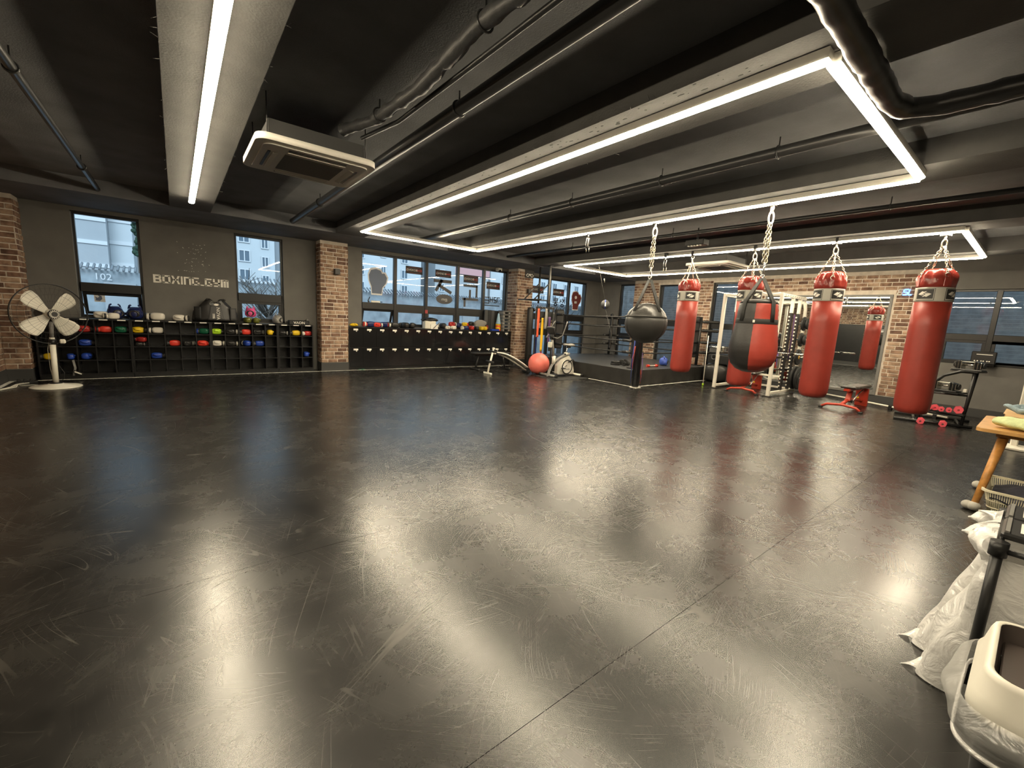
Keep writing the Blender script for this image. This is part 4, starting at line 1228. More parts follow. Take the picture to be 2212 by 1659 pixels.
glove('black glove between the dark red and yellow gloves', (7.12, 10.80, L_), PI / 2, K, K, K, .9, group=GL)
glove('left yellow glove of the pair on the lockers', (7.29, 10.80, L_), PI / 2, 'yellow_glove', K, K, .95, group=GL)
glove('right yellow glove of the pair on the lockers', (7.42, 10.80, L_), PI / 2, 'yellow_glove', 'yellow_glove', K, .95, group=GL)
t = thing('focus_pad', 'curved grey punch pad leaning behind the yellow gloves', 'punch pad', (7.38, 10.97, L_))
def pad(u, v):
    x = (u - .5) * .42; return Vector((x, .03 * math.cos(x * 7), .02 + v * (.30 * math.cos(x * 3.2))))
MB().grid(pad, 10, 7).build('pad', 'grey_leather', t, solid=.05)
t = thing('ab_roller', 'black exercise wheel with red rim on the lockers', 'exercise wheel', (7.535, 10.85, L_ + .097))
MB().torus((0, 0, 0), .075, .02, (PI / 2, 0, .3), 24, 8).build('tyre', 'black_rubber', t)
MB().torus((0, -.012, 0), .052, .007, (PI / 2, 0, .3), 24, 6).build('rim', 'red_glove', t)
MB().cyl((-.03, -.07, 0), (.03, .07, 0), .012).build('axle', 'pink_rubber', t)
t = thing('plastic_tray', 'blue plastic tray in front of the training cones', 'tray', (7.79, 10.79, L_))
for a, b, c, d in ((-.14, .14, -.06, -.05), (-.14, .14, .05, .06), (-.14, -.13, -.05, .05), (.13, .14, -.05, .05)):
    MB().span(a, b, c, d, .008, .055).build('rim', 'blue_glove', t)
MB().span(-.14, .14, -.06, .06, 0, .008).build('base', 'blue_glove', t)
t = thing('training_cones', 'stack of orange, yellow and blue training cones on the lockers', 'cones', (7.96, 10.84, L_))
for z0, z1, r0, r1, m in ((0, .06, .085, .08, 'orange_band'), (.06, .12, .085, .08, 'yellow_band'), (.12, .17, .085, .08, 'orange_band'), (.17, .22, .085, .08, 'yellow_band')):
    MB().cyl((0, 0, z0), (0, 0, z1), r0, r1, 20).build('cone_base', m, t)
MB().lathe([(.085, .22), (.07, .27), (.028, .52), (.018, .55), (.001, .555)], seg=20).build('cone', 'light_blue', t)
t = thing('mat_stack', 'dark folded mats standing on the lockers behind the cones', 'mats', (7.80, 11.0, L_))
for k in range(4):
    MB().span(-.27 + k * .125, -.27 + k * .125 + .12, -.03, .03, 0, .64 - .004 * k, .01).build('mat', 'black_rubber' if k % 2 else 'dark_grey', t)
for k in range(6):
    t = thing('aerobic_step', ['bottom', 'second lowest', 'third lowest', 'third highest', 'second highest', 'top'][k] + ' grey step of the stack by the brick pillar', 'step', (8.215, 10.87, L_ + k * .108), group='stacked aerobic steps')
    MB().span(-.16, .16, -.15, .15, .06, .10, .012).build('tread', 'mid_grey', t)
    MB().span(-.15, .15, -.14, .14, .10, .106, .002).build('grip_pad', 'black_rubber', t)
    for sx in (-1, 1):
        MB().span(sx * .11 - .04, sx * .11 + .04, -.13, .13, 0, .06, .008).build('foot', 'grey_leather', t)
t = thing('paper_scrap', 'scrap of green wrapper on the floor by the lockers', 'scrap', (3.62, 10.69, 0))
MB().grid(lambda u, v: Vector(((u - .5) * .16, (v - .5) * .06, .012 + .012 * math.sin(u * 9) * math.cos(v * 7))), 9, 5).build('foil', 'green_glove', t, solid=.002)
tag(MB().span(5.55, 5.63, YB + .04, YB + .044, 1.50, 1.60).build('frame_sticker', 'sticker_red'), 'small red and white sticker on the window mullion', 'sticker')

# ================================================================== stand fan
t = thing('stand_fan', 'white stand fan with black wire guard in the left corner', 'fan', (-1.60, 9.84, 0), 0)
A_ = math.radians(34)                        # heading of the fan head
MB().lathe([(.30, 0), (.305, .008), (.29, .018), (.10, .045), (.085, .06), (.001, .06)], seg=40).build('base', 'white_plastic', t)
MB().cyl((0, 0, .045), (0, 0, .075), .085, .075, 24).build('base_collar', 'black_plastic', t)
MB().cyl((0, 0, .07), (0.01, 0, .70), .036, .036, 20).build('pole', 'white_plastic', t)
MB().cyl((0.01, 0, .69), (0.01, 0, .77), .042, .038, 20).build('height_clamp', 'black_plastic', t)
MB().cyl((0.01, 0, .77), (0.02, 0, 1.05), .026, .026, 16).build('inner_pole', 'mid_grey', t)
MB().cyl((0.01, 0, .77), (.01, 0, .80), .035, .03, 16).build('pole_cap', 'white_plastic', t)
MB().box((.13, -.03, .74), (.07, .05, .07), None, .015).build('control_knob', 'white_plastic', t)
hd = bpy.data.objects.new('fan_head', None)
fx, fy = math.sin(A_), -math.cos(A_)
def hp(x, y, z):      # head coordinates: x right seen from the front, y forward, z up
    return Vector((0.02 + fx * y + math.cos(A_) * x, fy * y + math.sin(A_) * x, 1.17 + z))
HM = (0, 0, A_)
MB().lathe([(.001, -.12), (.07, -.12), (.085, -.08), (.08, .06), (.05, .10), (.001, .10)], (0, 0, 0), 20, (PI / 2, 0, 0)).build('motor', 'dark_grey', t, hp(0, -.16, 0), HM)
R0 = .465
g = MB()
for rr_, yy in ((R0, .0), (R0, .018)): g.torus((0, -yy, 0), rr_, .006, (PI / 2, 0, 0), 56, 6)
g.build('guard_rim', 'black_metal', t, hp(0, 0, 0), HM)
g = MB()
for k in range(44):
    a = 2 * PI * k / 44
    ca, sa = math.cos(a), math.sin(a)
    for sgn in (1, -1):
        pts = [(ca * r, -sgn * (.012 + .085 * math.sqrt(max(0, 1 - (r / R0) ** 2.4))), sa * r) for r in (.075, .18, .29, .38, .44, R0)]
        g.tube(pts, .0011, 4, caps=False)
tag(g.build('guard_wires', 'black_metal', t, hp(0, 0, 0), HM), kind='stuff')
g = MB()
for r in (.20, .31, .40): g.torus((0, -(.012 + .085 * math.sqrt(max(0, 1 - (r / R0) ** 2.4))), 0), r, .0016, (PI / 2, 0, 0), 44, 4)
g.build('guard_rings', 'black_metal', t, hp(0, 0, 0), HM)
def blade(u, v):
    r = .05 + .36 * u
    wd = (.045 + .085 * min(1, u * 1.6)) * (1 if u < .86 else math.sqrt(max(.03, 1 - ((u - .86) / .15) ** 2)))
    s_ = (v - .5) * 2
    tw = .42
    return Vector((r, -math.sin(tw) * s_ * wd * .8, math.cos(tw) * s_ * wd))
for k in range(4):
    mb = MB().grid(blade, 16, 7)
    b_ = mb.build('blade', 'white_plastic', t, hp(0, .0, 0), None, solid=.006)
    b_.rotation_mode = 'QUATERNION'
    b_.rotation_quaternion = (Matrix.Rotation(A_, 3, 'Z') @ Matrix.Rotation(PI / 4 + k * PI / 2 + .04, 3, 'Y')).to_quaternion()
MB().lathe([(.001, -.03), (.075, -.03), (.07, .03), (.05, .05), (.001, .055)], (0, 0, 0), 20, (PI / 2, 0, 0)).build('blade_hub', 'white_plastic', t, hp(0, 0, 0), HM)
cp_ = MB().cyl((0, -.097, 0), (0, -.112, 0), .075, .07, 24).build('guard_badge', 'black_plastic', t, hp(0, 0, 0), HM)
mb = MB()
for k in range(16):
    a = 2 * PI * k / 16
    mb.box((math.cos(a) * .052, -.1135, math.sin(a) * .052), (.030, .004, .008), (0, -a + .5, 0))
mb.build('badge_rays', 'white_plastic', cp_)
MB().tube([(-.02, .03, .80), (-.055, .03, .6), (-.05, .03, .3), (-.03, .02, .12)], .004, 6).build('cable', 'white_plastic', t)
MB().tube([(.05, .03, .35), (.10, .05, .22), (.09, .06, .12), (.05, .05, .09)], .004, 6).build('cable', 'black_plastic', t)
# power strip and cables by the fan
t = thing('power_strip', 'black power strip on the floor behind the fan', 'power strip', (-2.02, 10.35, 0), .25)
MB().box((0, 0, .022), (.26, .06, .044), None, .008).build('case', 'black_plastic', t)
for k in range(3): MB().box((-.08 + k * .07, 0, .055), (.04, .04, .035), None, .006).build('plug', 'black_rubber', t)
t = thing('cable', 'white cables bundled along the brick side wall', 'cable', (-2.1, 9.9, 0))
for k in range(3):
    MB().tube([(.12 - k * .03, .45, .01), (0.02, .25 - k * .05, .012 + k * .008), (.05 - k * .03, .02, .01), (-.12, -.35, .01), (-.14, -1.2, .01)], .009, 6).build('wire', 'white_plastic', t)
t = thing('cable', 'thin white cable running from the fan base to the wall', 'cable', (-1.8, 10.0, 0))
MB().tube([(.05, .0, .008), (-.1, .1, .008), (-.22, .06, .008), (-.3, .2, .008)], .006, 6).build('wire', 'white_plastic', t)

# ================================================================== pull-up frame hung from the ceiling
t = thing('pull_up_frame', 'black steel pull-up frame hung from the ceiling by the pillar', 'pull-up bar', (8.48, 9.36, ZB))
for dy, m in ((.22, 'black_metal'), (-.22, 'mid_grey')):
    MB().cyl((0, dy, 0), (0, dy, -1.06), .028, seg=14).build('drop_post', m, t)
    MB().box((0, dy, -.006), (.12, .10, .012)).build('ceiling_plate', 'black_metal', t)
    MB().tube([(0, dy, -.48), (-.54, dy, -.965)], .018, 10).build('brace', 'black_metal', t)
    MB().tube([(0, dy, -.985), (-.56, dy, -.985)], .018, 10).build('arm', 'black_metal', t)
MB().tube([(-.56, -.52, -.985), (-.56, .48, -.985)], .02, 12).build('grip_bar', 'black_metal', t)
MB().box((-.56, 0, -.995), (.05, .9, .012)).build('grip_pad', 'black_rubber', t)

# ================================================================== sit-up bench
t = thing('sit_up_bench', 'white curved sit-up bench beside the coral ball', 'bench', (6.40, 9.08, 0), -.02)
MB().box((0, 0, .025), (.05, .36, .05), None, .008).build('front_foot', 'white_paint', t)
MB().tube([(0, 0, .04), (.07, 0, .33), (.13, 0, .57)], .026, 10).build('post', 'white_paint', t)
MB().tube([(.13, 0, .57), (.15, 0, .66)], .022, 10).build('pull_pin_post', 'white_paint', t)
MB().box((.155, 0, .68), (.05, .07, .05), None, .01).build('top_cap', 'white_paint', t)
MB().cyl((.05, -.16, .33), (.05, .16, .33), .032).build('foot_roller', 'black_rubber', t)
MB().cyl((.13, -.16, .60), (.13, .16, .60), .028).build('foot_roller', 'black_rubber', t)
MB().cyl((.26, -.17, .53), (.26, .17, .53), .035).build('knee_roller', 'black_rubber', t)
MB().tube(bez((.13, 0, .55), (.45, 0, .55), (.9, 0, .30), (1.30, 0, .06)), .024, 10).build('spine', 'white_paint', t)
def board(u, v):
    p = bez((.30, 0, .55), (.55, 0, .53), (.95, 0, .34), (1.28, 0, .12), 20)[min(20, int(u * 20 + .5))]
    return Vector((p.x, (v - .5) * .30, p.z + .025))
MB().grid(board, 21, 4).build('board', 'cream_panel', t, solid=.035)
MB().box((1.30, 0, .03), (.05, .32, .04), None, .006).build('rear_foot', 'black_rubber', t)

# black flat bench in front of the lockers
t = thing('flat_bench', 'black flat weight bench in front of the lockers', 'bench', (7.05, 9.88, 0))
MB().box((0, 0, .475), (1.25, .28, .05), None, .018).build('pad', 'black_vinyl', t)
MB().box((0, 0, .425), (1.1, .05, .05)).build('beam', 'black_metal', t)
for s_ in (-1, 1):
    MB().tube([(s_ * .42, 0, .42), (s_ * .52, 0, .05)], .025, 10).build('leg', 'black_metal', t)
    MB().box((s_ * .53, 0, .025), (.05, .48, .05), None, .008).build('foot', 'black_metal', t)
    for q in (-1, 1): MB().cyl((s_ * .53 - .02, q * .21, .03), (s_ * .53 + .02, q * .21, .03), .03).build('caster', 'mid_grey', t)

# ================================================================== coral exercise ball
t = thing('exercise_ball', 'large coral pink exercise ball beside the exercise bike', 'exercise ball', (7.84, 8.68, 0))
MB().ball((0, 0, .295), .295, None, 40, 24).build('ball', 'coral_rubber', t)
nb_ = MB()
for j in range(7):
    la = -.25 - j * .12
    n_ = int(58 * math.cos(la))
    for k in range(n_):
        a = 2 * PI * (k + .5 * (j % 2)) / n_
        nb_.ball((.296 * math.cos(la) * math.cos(a), .296 * math.cos(la) * math.sin(a), .295 + .296 * math.sin(la)), .006, None, 5, 4)
tag(nb_.build('grip_dimples', 'coral_rubber', t), kind='stuff')

# ================================================================== exercise bike
t = thing('exercise_bike', 'silver and white upright exercise bike on a black mat', 'exercise bike', (8.17, 8.13, .008))
def T2(pts): return [(x - 8.17, y - 8.13, z) for x, y, z in pts]
MB().tube(T2([(7.71, 7.83, .045), (7.71, 8.44, .045)]), .032, 12).build('front_stabiliser', 'grey_leather', t)
MB().tube(T2([(8.68, 7.80, .04), (8.68, 8.46, .04)]), .032, 12).build('rear_stabiliser', 'white_paint', t)
for y in (7.83, 8.44): MB().cyl((7.71 - 8.17, y - 8.13 - .03, .045), (7.71 - 8.17, y - 8.13 + .03, .045), .037).build('end_cap', 'black_rubber', t)
for y in (7.81, 8.45): MB().cyl((8.68 - 8.17, y - 8.13 - .03, .04), (8.68 - 8.17, y - 8.13 + .03, .04), .036).build('end_cap', 'black_rubber', t)
def bow(u, v):
    p = bez((7.70, 0, .05), (7.78, 0, .38), (7.98, 0, .52), (8.42, 0, .60), 16)[min(16, int(u * 16 + .5))]
    a = 2 * PI * v
    return Vector((p.x - 8.17 + .035 * math.cos(a) * .9, .05 * math.sin(a), p.z + .045 * math.cos(a)))
MB().grid(lambda u, v: bow(v, u), 12, 17, True).build('main_frame', 'grey_leather', t)
MB().prism([(x - 8.17, z) for x, z in ((7.98, .08), (8.02, .06), (8.62, .05), (8.62, .16), (8.52, .42), (8.40, .56), (8.10, .46), (7.98, .30))], 'y', -.055, .055).build('body_shell', 'white_plastic', t)
for sy in (-1, 1):
    MB().cyl((.13, sy * .05, .26), (.13, sy * .10, .26), .19, .185, 32).build('side_disc', 'cream_panel', t)
    MB().torus((.13, sy * .10, .26), .185, .016, (PI / 2, 0, 0), 32, 6).build('disc_rim', 'black_plastic', t)
    MB().tube([(.10, sy * .11, .30), (-.08 if sy < 0 else .25, sy * .13, .24 if sy < 0 else .36)], .014, 8).build('crank', 'chrome', t)
    MB().box((-.09 if sy < 0 else .26, sy * .18, .235 if sy < 0 else .36), (.11, .09, .03), None, .01).build('pedal', 'black_rubber', t)
MB().tube([(.22 - .08, -.13, .40), (.28, -.15, .46), (.36, -.14, .40), (.36, -.13, .30)], .02, 8).build('pedal_strap', 'black_rubber', t)
text('side_print', 'Cardio', .06, 'black_plastic', t, (.15, -.102, .20), (PI / 2, 0, 0), .001)
MB().tube([(-.30, 0, .46), (-.36, 0, .78), (-.42, 0, 1.02)], .032, 12).build('mast', 'grey_leather', t)
MB().tube([(-.30, 0, .34), (-.30, 0, .56)], .048, 12).build('mast_sleeve', 'white_paint', t)
MB().tube([(-.42, 0, 1.0), (-.44, 0, 1.14)], .05, 12).build('mast_head', 'black_plastic', t)
MB().box((-.46, 0, 1.22), (.05, .26, .20), (0, -.55, 0), .012).build('console', 'black_plastic', t)
MB().box((-.435, 0, 1.228), (.006, .20, .13), (0, -.55, 0)).build('screen', 'black_gloss', t)
MB().box((-.485, 0, 1.315), (.02, .27, .02), (0, -.55, 0)).build('console_trim', 'grey_leather', t)
for sy in (-1, 1):
    MB().tube([(-.43, sy * .03, 1.06), (-.42, sy * .22, 1.04), (-.30, sy * .27, 1.12), (-.20, sy * .26, 1.34), (-.12, sy * .23, 1.48)], .014, 10).build('handlebar', 'mid_grey', t)
MB().box((-.50, -.03, .86), (.07, .10, .14), None, .006).build('cup_holder', 'white_plastic', t)
MB().box((-.50, -.03, .74), (.06, .09, .10), None, .006).build('pouch', 'black_rubber', t)
MB().tube([(.14, 0, .54), (.18, 0, .80)], .022, 12).build('seat_post', 'chrome', t)
MB().box((.14, 0, .60), (.10, .08, .10), None, .015).build('post_clamp', 'white_paint', t)
MB().ball((.08, -.04, .60), .024).build('adjust_knob', 'black_plastic', t)
def saddle(u, v):
    x = -.15 + .30 * u; wd = .03 + .10 * max(0, (u - .35) / .65) ** .8
    s_ = (v - .5) * 2
    return Vector((.20 + x, s_ * wd, .86 - .03 * s_ * s_ + .02 * abs(u - .5)))
MB().grid(saddle, 12, 7).build('saddle', 'grey_leather', t, solid=.045)
MB().box((.24, 0, .80), (.12, .06, .05), None, .01).build('saddle_mount', 'black_rubber', t)
t = thing('bike_mat', 'thin black mat under the exercise bike', 'mat', (8.12, 8.07, 0))
MB().box((0, 0, .004), (1.20, 1.02, .008), None, .002).build('mat_sheet', 'black_rubber', t)

# ================================================================== bands on their rack by the pillar
t = thing('slim_punch_bag', 'slim black punch bag standing against the brick pillar', 'punch bag', (8.86, 10.36, 0))
MB().lathe([(.001, .02), (.085, .02), (.105, .06), (.105, 1.80), (.09, 1.87), (.001, 1.88)], seg=22).build('bag_body', 'black_vinyl', t)
MB().ball((.06, -.09, 1.80), .055).build('speed_ball', 'black_gloss', t)
MB().tube([(.05, -.05, 1.87), (.05, -.06, 2.0)], .008, 6).build('hook_strap', 'chrome', t)
t = thing('band_rack', 'black rack holding the resistance bands by the ring', 'rack', (8.37, 9.16, 0), -.55)
for x in (-.24, .26):
    MB().box((x, 0, .93), (.04, .04, 1.86)).build('upright', 'black_metal', t)
MB().box((0.01, 0, 1.84), (.54, .05, .06)).build('crossbar', 'black_metal', t)
MB().box((0.01, 0, .03), (.60, .40, .03)).build('base', 'black_metal', t)
MB().box((0.01, .02, 1.66), (.46, .03, .16)).build('sign_board', 'black_plastic', t)
for k in range(5): MB().tube([(-.2 + k * .1, -.02, 1.84), (-.2 + k * .1, -.09, 1.84), (-.2 + k * .1, -.10, 1.87)], .007, 6).build('hook', 'chrome', t)
def band(label, x, y, z0, z1, m, w_=.045, seed=0, two=None):
    rr = random.Random(seed)
    t = thing('resistance_band', label, 'resistance band', (x, y, z0), group='bands on the rack by the ring')
    H = z1 - z0
    for s_ in (-1, 1):
        pts = [(s_ * .012, 0, H), (s_ * .02 + rr.uniform(-.02, .02), -.01, H * .7), (s_ * .022 + rr.uniform(-.03, .03), 0, H * .35), (s_ * .012, 0, 0)]
        p2 = bez(*pts, n=14)
        MB().tube(p2, w_ / 2, 6, flat=.25, upv=(1, 0, 0)).build('strand', m, t)
    return t
band('red resistance band hanging on the rack', 8.203, 9.226, 0.998, 1.816, 'orange_band', .06, 1)
band('navy resistance band hanging below the red one', 8.184, 9.244, 0.384, 0.998, 'navy_glove', .05, 2)
band('yellow resistance band hanging from the rack hook', 8.305, 9.151, 0.589, 1.556, 'yellow_band', .06, 3)
band('dark red band looped behind the yellow one', 8.342, 9.170, 0.477, 0.988, 'dark_red_glove', .03, 4)
band('grey resistance band hanging on the rack', 8.361, 9.077, 1.240, 1.826, 'grey_leather', .06, 5)
band('purple resistance band hanging on the rack', 8.454, 9.021, 0.849, 1.593, 'purple_band', .07, 6)
band('black resistance band at the right end of the rack', 8.537, 8.947, 0.895, 1.732, 'black_rubber', .06, 7)

# ================================================================== boxing ring
RX0, RX1, RY0, RY1, RZ = 8.80, 12.60, 6.22, 10.25, 0.39
t = thing('boxing_ring', 'raised black boxing ring with four black ropes in the far corner', 'boxing ring', ((RX0 + RX1) / 2, (RY0 + RY1) / 2, 0))
cx, cy = (RX0 + RX1) / 2, (RY0 + RY1) / 2
hx, hy = (RX1 - RX0) / 2, (RY1 - RY0) / 2
MB().span(-hx + .02, hx - .02, -hy + .02, hy - .02, 0, RZ - .03).build('platform', 'ring_skirt', t)
MB().span(-hx, hx, -hy, hy, RZ - .04, RZ, .012).build('canvas', 'ring_canvas', t)
def skirt(x0, y0, x1, y1):
    n = Vector((y1 - y0, x0 - x1, 0)).normalized()
    def fn(u, v):
        w_ = .008 * math.sin(u * 60) * (1 - v * .6)
        return Vector((x0 + (x1 - x0) * u, y0 + (y1 - y0) * u, RZ * v * .98 + .003)) + n * (.004 + w_)
    MB().grid(fn, 90, 5).build('skirt', 'ring_skirt', t)
skirt(-hx, hy, -hx, -hy); skirt(-hx, -hy, hx, -hy)
POST = {'fl': (9.12, 6.52), 'fr': (12.28, 6.52), 'br': (12.28, 9.86), 'bl': (9.38, 9.74)}
ROPES = (1.70, 1.44, 1.09, .79)
for k, (x, y) in POST.items():
    x -= cx; y -= cy
    p = MB().cyl((x, y, RZ), (x, y, 1.84), .042, seg=16).build('corner_post', 'black_metal', t)
    MB().box((x, y, RZ + .01), (.2, .2, .02)).build('post_plate', 'black_metal', p)
def rope(a, b):
    A = Vector((POST[a][0] - cx, POST[a][1] - cy, 0)); B = Vector((POST[b][0] - cx, POST[b][1] - cy, 0)); d = (B - A).normalized()
    for z in ROPES:
        pts = [A + (B - A) * (k / 10) + Vector((0, 0, z - .02 * math.sin(PI * k / 10))) for k in range(11)]
        r_ = MB().tube(pts, .017, 8).build('rope', 'black_rubber', t)
        for P_, s_ in ((A, 1), (B, -1)):
            MB().tube([P_ + d * s_ * .09 + Vector((0, 0, z)), P_ + d * s_ * .38 + Vector((0, 0, z))], .036, 10).build('turnbuckle_cover', 'black_vinyl', r_)
for a, b in (('fl', 'fr'), ('fr', 'br'), ('br', 'bl'), ('bl', 'fl')): rope(a, b)
for k, a in (('bl', -PI / 4), ('fl', PI / 4), ('br', PI / 4), ('fr', -PI / 4)):
    x, y = POST[k]; x -= cx; y -= cy
    ix, iy = (-.10 if x > 0 else .10), (-.10 if y > 0 else .10)
    MB().box((x + ix, y + iy, 1.24), (.24, .09, 1.22), (0, 0, a), .03).build('corner_pad', 'black_vinyl', t)
# outer steel post at the right front corner, tied to the ropes by covered turnbuckles
OX, OY = 12.70 - cx, 6.10 - cy
MB().cyl((OX, OY, 0), (OX, OY, 1.88), .05, seg=16).build('outer_post', 'black_metal', t)
ix, iy = POST['fr'][0] - cx, POST['fr'][1] - cy
for z in ROPES:
    dv = Vector((OX - ix, OY - iy, 0)); p0 = Vector((ix, iy, z))
    fine = [p0 + dv * (k / 16) for k in range(17)]
    MB().tube(fine, .04, 10, radii=[.016 if k < 2 or k > 14 else (.050 if k % 2 else .042) for k in range(17)]).build('turnbuckle_cover', 'black_vinyl', t)
# padded pole with bands outside the front corner
t = thing('padded_pole', 'black padded pole outside the front corner of the ring', 'pole', (8.66, 6.06, 0))
MB().lathe([(.001, .012), (.075, .012), (.09, .05), (.095, 1.42), (.08, 1.47), (.001, 1.48)], seg=22).build('pole_body', 'black_gloss', t)
MB().span(-.10, .10, -.10, .08, 0, .012).build('base_plate', 'tape_white', t)
def pband(label, a, z0, z1, m, w_=.022):
    q = thing('resistance_band', label, 'resistance band', (8.66, 6.06, 0), group='bands tied to the padded pole')
    c, s_ = math.cos(a), math.sin(a)
    for k in (-1, 1):
        MB().tube([(c * .10 - s_ * .015 * k, s_ * .10 + c * .015 * k, z1), (c * .13 - s_ * .02 * k, s_ * .13 + c * .02 * k, (z0 + z1) / 2), (c * .12, s_ * .12, z0)], w_ / 2, 6, flat=.3).build('strand', m, q)
pband('blue band tied to the left side of the padded pole', 2.5, .10, 1.25, 'blue_band')
pband('red band tied to the left side of the padded pole', 2.75, .45, 1.0, 'orange_band')
pband('violet band tied to the right side of the padded pole', -.75, .15, .85, 'violet_band')
pband('orange band tied low on the right side of the padded pole', -.55, .10, .45, 'orange_band')
# double-end ball and its weights
t = thing('double_end_ball', 'grey and blue ball strung between ceiling and ring floor', 'punch ball', (9.40, 7.28, RZ))
DB = Vector((-.52, .10, 1.60)); DT = Vector((-.86, .16, ZB - RZ))
MB().tube([DT, DB + Vector((-.03, 0, .12))], .004, 6).build('upper_cord', 'mid_grey', t)
MB().tube([DB + Vector((.03, 0, -.12)), (-.2, .05, .8), (-.02, .02, .12)], .004, 6).build('lower_cord', 'mid_grey', t)
MB().ball(DB, (.115, .115, .12), None, 24, 16).build('ball', 'dark_grey', t)
MB().ball(DB, (.05, .118, .123), (0, 0, -.9), 24, 16).build('blue_panel', 'blue_band', t)
MB().box(DB + Vector((-.085, -.078, 0)), (.006, .03, .10), (0, 0, .75), .002).build('white_print', 'label_white', t)
MB().cyl(DB + Vector((-.10, 0, .55)), DB + Vector((-.12, 0, .66)), .012).build('swivel', 'chain_steel', t)
def dumbbell(label, x, y, z, rot, L, r, m='black_rubber', bar='chrome', hexa=True, grp='weights on the ring floor'):
    d = thing('dumbbell', label, 'dumbbell', (x, y, z), rot, grp)
    MB().cyl((-L / 2, 0, r), (L / 2, 0, r), .016, seg=10).build('handle', bar, d)
    for s_ in (-1, 1):
        MB().cyl((s_ * L * .28, 0, r), (s_ * L * .5, 0, r), r, r, 6 if hexa else 20, smooth=not hexa).build('head', m, d)
    return d
def plate(label, x, y, z, r, th, m='black_rubber', grp='weights on the ring floor'):
    d = thing('weight_plate', label, 'weight plate', (x, y, z), 0, grp)
    MB().lathe([(.025, 0), (r, 0), (r, th), (.025, th)], seg=28).build('disc', m, d)
    MB().torus((0, 0, th), r * .45, .008, None, 24, 6).build('raised_ring', m, d)
plate('small black weight plate anchoring the ball cord', 9.40, 7.28, RZ, .13, .05)
plate('black weight plate stacked on the anchor plate', 9.40, 7.28, RZ + .05, .12, .05)
dumbbell('black dumbbell standing beside the anchor plates', 9.68, 7.22, RZ, .2, .26, .075, hexa=False)
dumbbell('black dumbbell lying nearest the ring corner pad', 9.52, 7.02, RZ, .1, .24, .06, hexa=False)
dumbbell('thin red-ended hand weight lying on the ring', 10.15, 6.62, RZ, -.1, .44, .035, 'red_glove', 'white_plastic', False)
headguard('blue headguard lying on the ring behind the farthest red bag', (10.95, 6.78, RZ), .6, 'blue_band', K, .95, 'weights on the ring floor')

# ================================================================== hanging bags
def chain(pts, parent, name='chain', link=.042, r=.0048, m='chain_steel'):
    mb = MB()
    for a, b in zip(pts, pts[1:]):
        a = Vector(a); b = Vector(b); d = b - a; n = max(1, int(d.length / (link * .74))); u = d.normalized()
        o1 = u.orthogonal().normalized(); o2 = u.cross(o1)
        for k in range(n):
            c = a + d * ((k + .5) / n); s_ = o1 if k % 2 else o2
            p = []
            for j in range(10):
                t_ = 2 * PI * j / 10
                p.append(c + u * math.cos(t_) * link * .5 + s_ * math.sin(t_) * link * .27)
            p.append(p[0])
            mb.tube(p, r, 5, caps=False)
    return mb.build(name, m, parent)
def hook(parent, z_top, sc=1.0):
    MB().torus((0, 0, z_top - .03 * sc), .028 * sc, .008 * sc, (PI / 2, 0, .7), 18, 8).build('ceiling_eye', 'white_paint', parent)
    MB().torus((0, 0, z_top - .11 * sc), .030 * sc, .008 * sc, (PI / 2, 0, -.5), 18, 8, (1, 1.9, 1)).build('carabiner', 'chain_steel', parent)
def emblem(parent, r, a, z, w_, h_):
    """black framed lozenge emblem wrapped on a cylinder of radius r at heading a"""
    def curve(x, zz, d): 
        t_ = a + x / r
        return Vector(((r + d) * math.cos(t_), (r + d) * math.sin(t_), z + zz))
    def patch(x0, x1, z0, z1, d, m, name, par):
        return MB().grid(lambda u, v: curve(x0 + (x1 - x0) * u, z0 + (z1 - z0) * v, d), 8, 3).build(name, m, par)
    o = patch(-w_ / 2, w_ / 2, -h_ / 2, h_ / 2, .0015, 'bag_print_black', 'emblem', parent)
    patch(-w_ / 2 + .006, w_ / 2 - .006, -h_ / 2 + .006, h_ / 2 - .006, .0022, 'band_grey', 'emblem_border', o)
    patch(-w_ / 2 + .013, w_ / 2 - .013, -h_ / 2 + .022, h_ / 2 - .012, .003, 'bag_print_black', 'emblem_field', o)
    for s_ in (-1, 1):
        pl = [(-.30, .0), (-.12, .24), (.10, .24), (-.06, .02), (.02, -.05), (-.10, -.12), (-.22, -.06)]
        mb = MB(); vs = [curve(s_ * u * w_ * 1.15, s_ * v * h_ * .95 + .004, .0042) for u, v in pl]
        mb.add(vs, [tuple(range(len(vs)))]); mb.build('emblem_leaf', 'label_white', o)
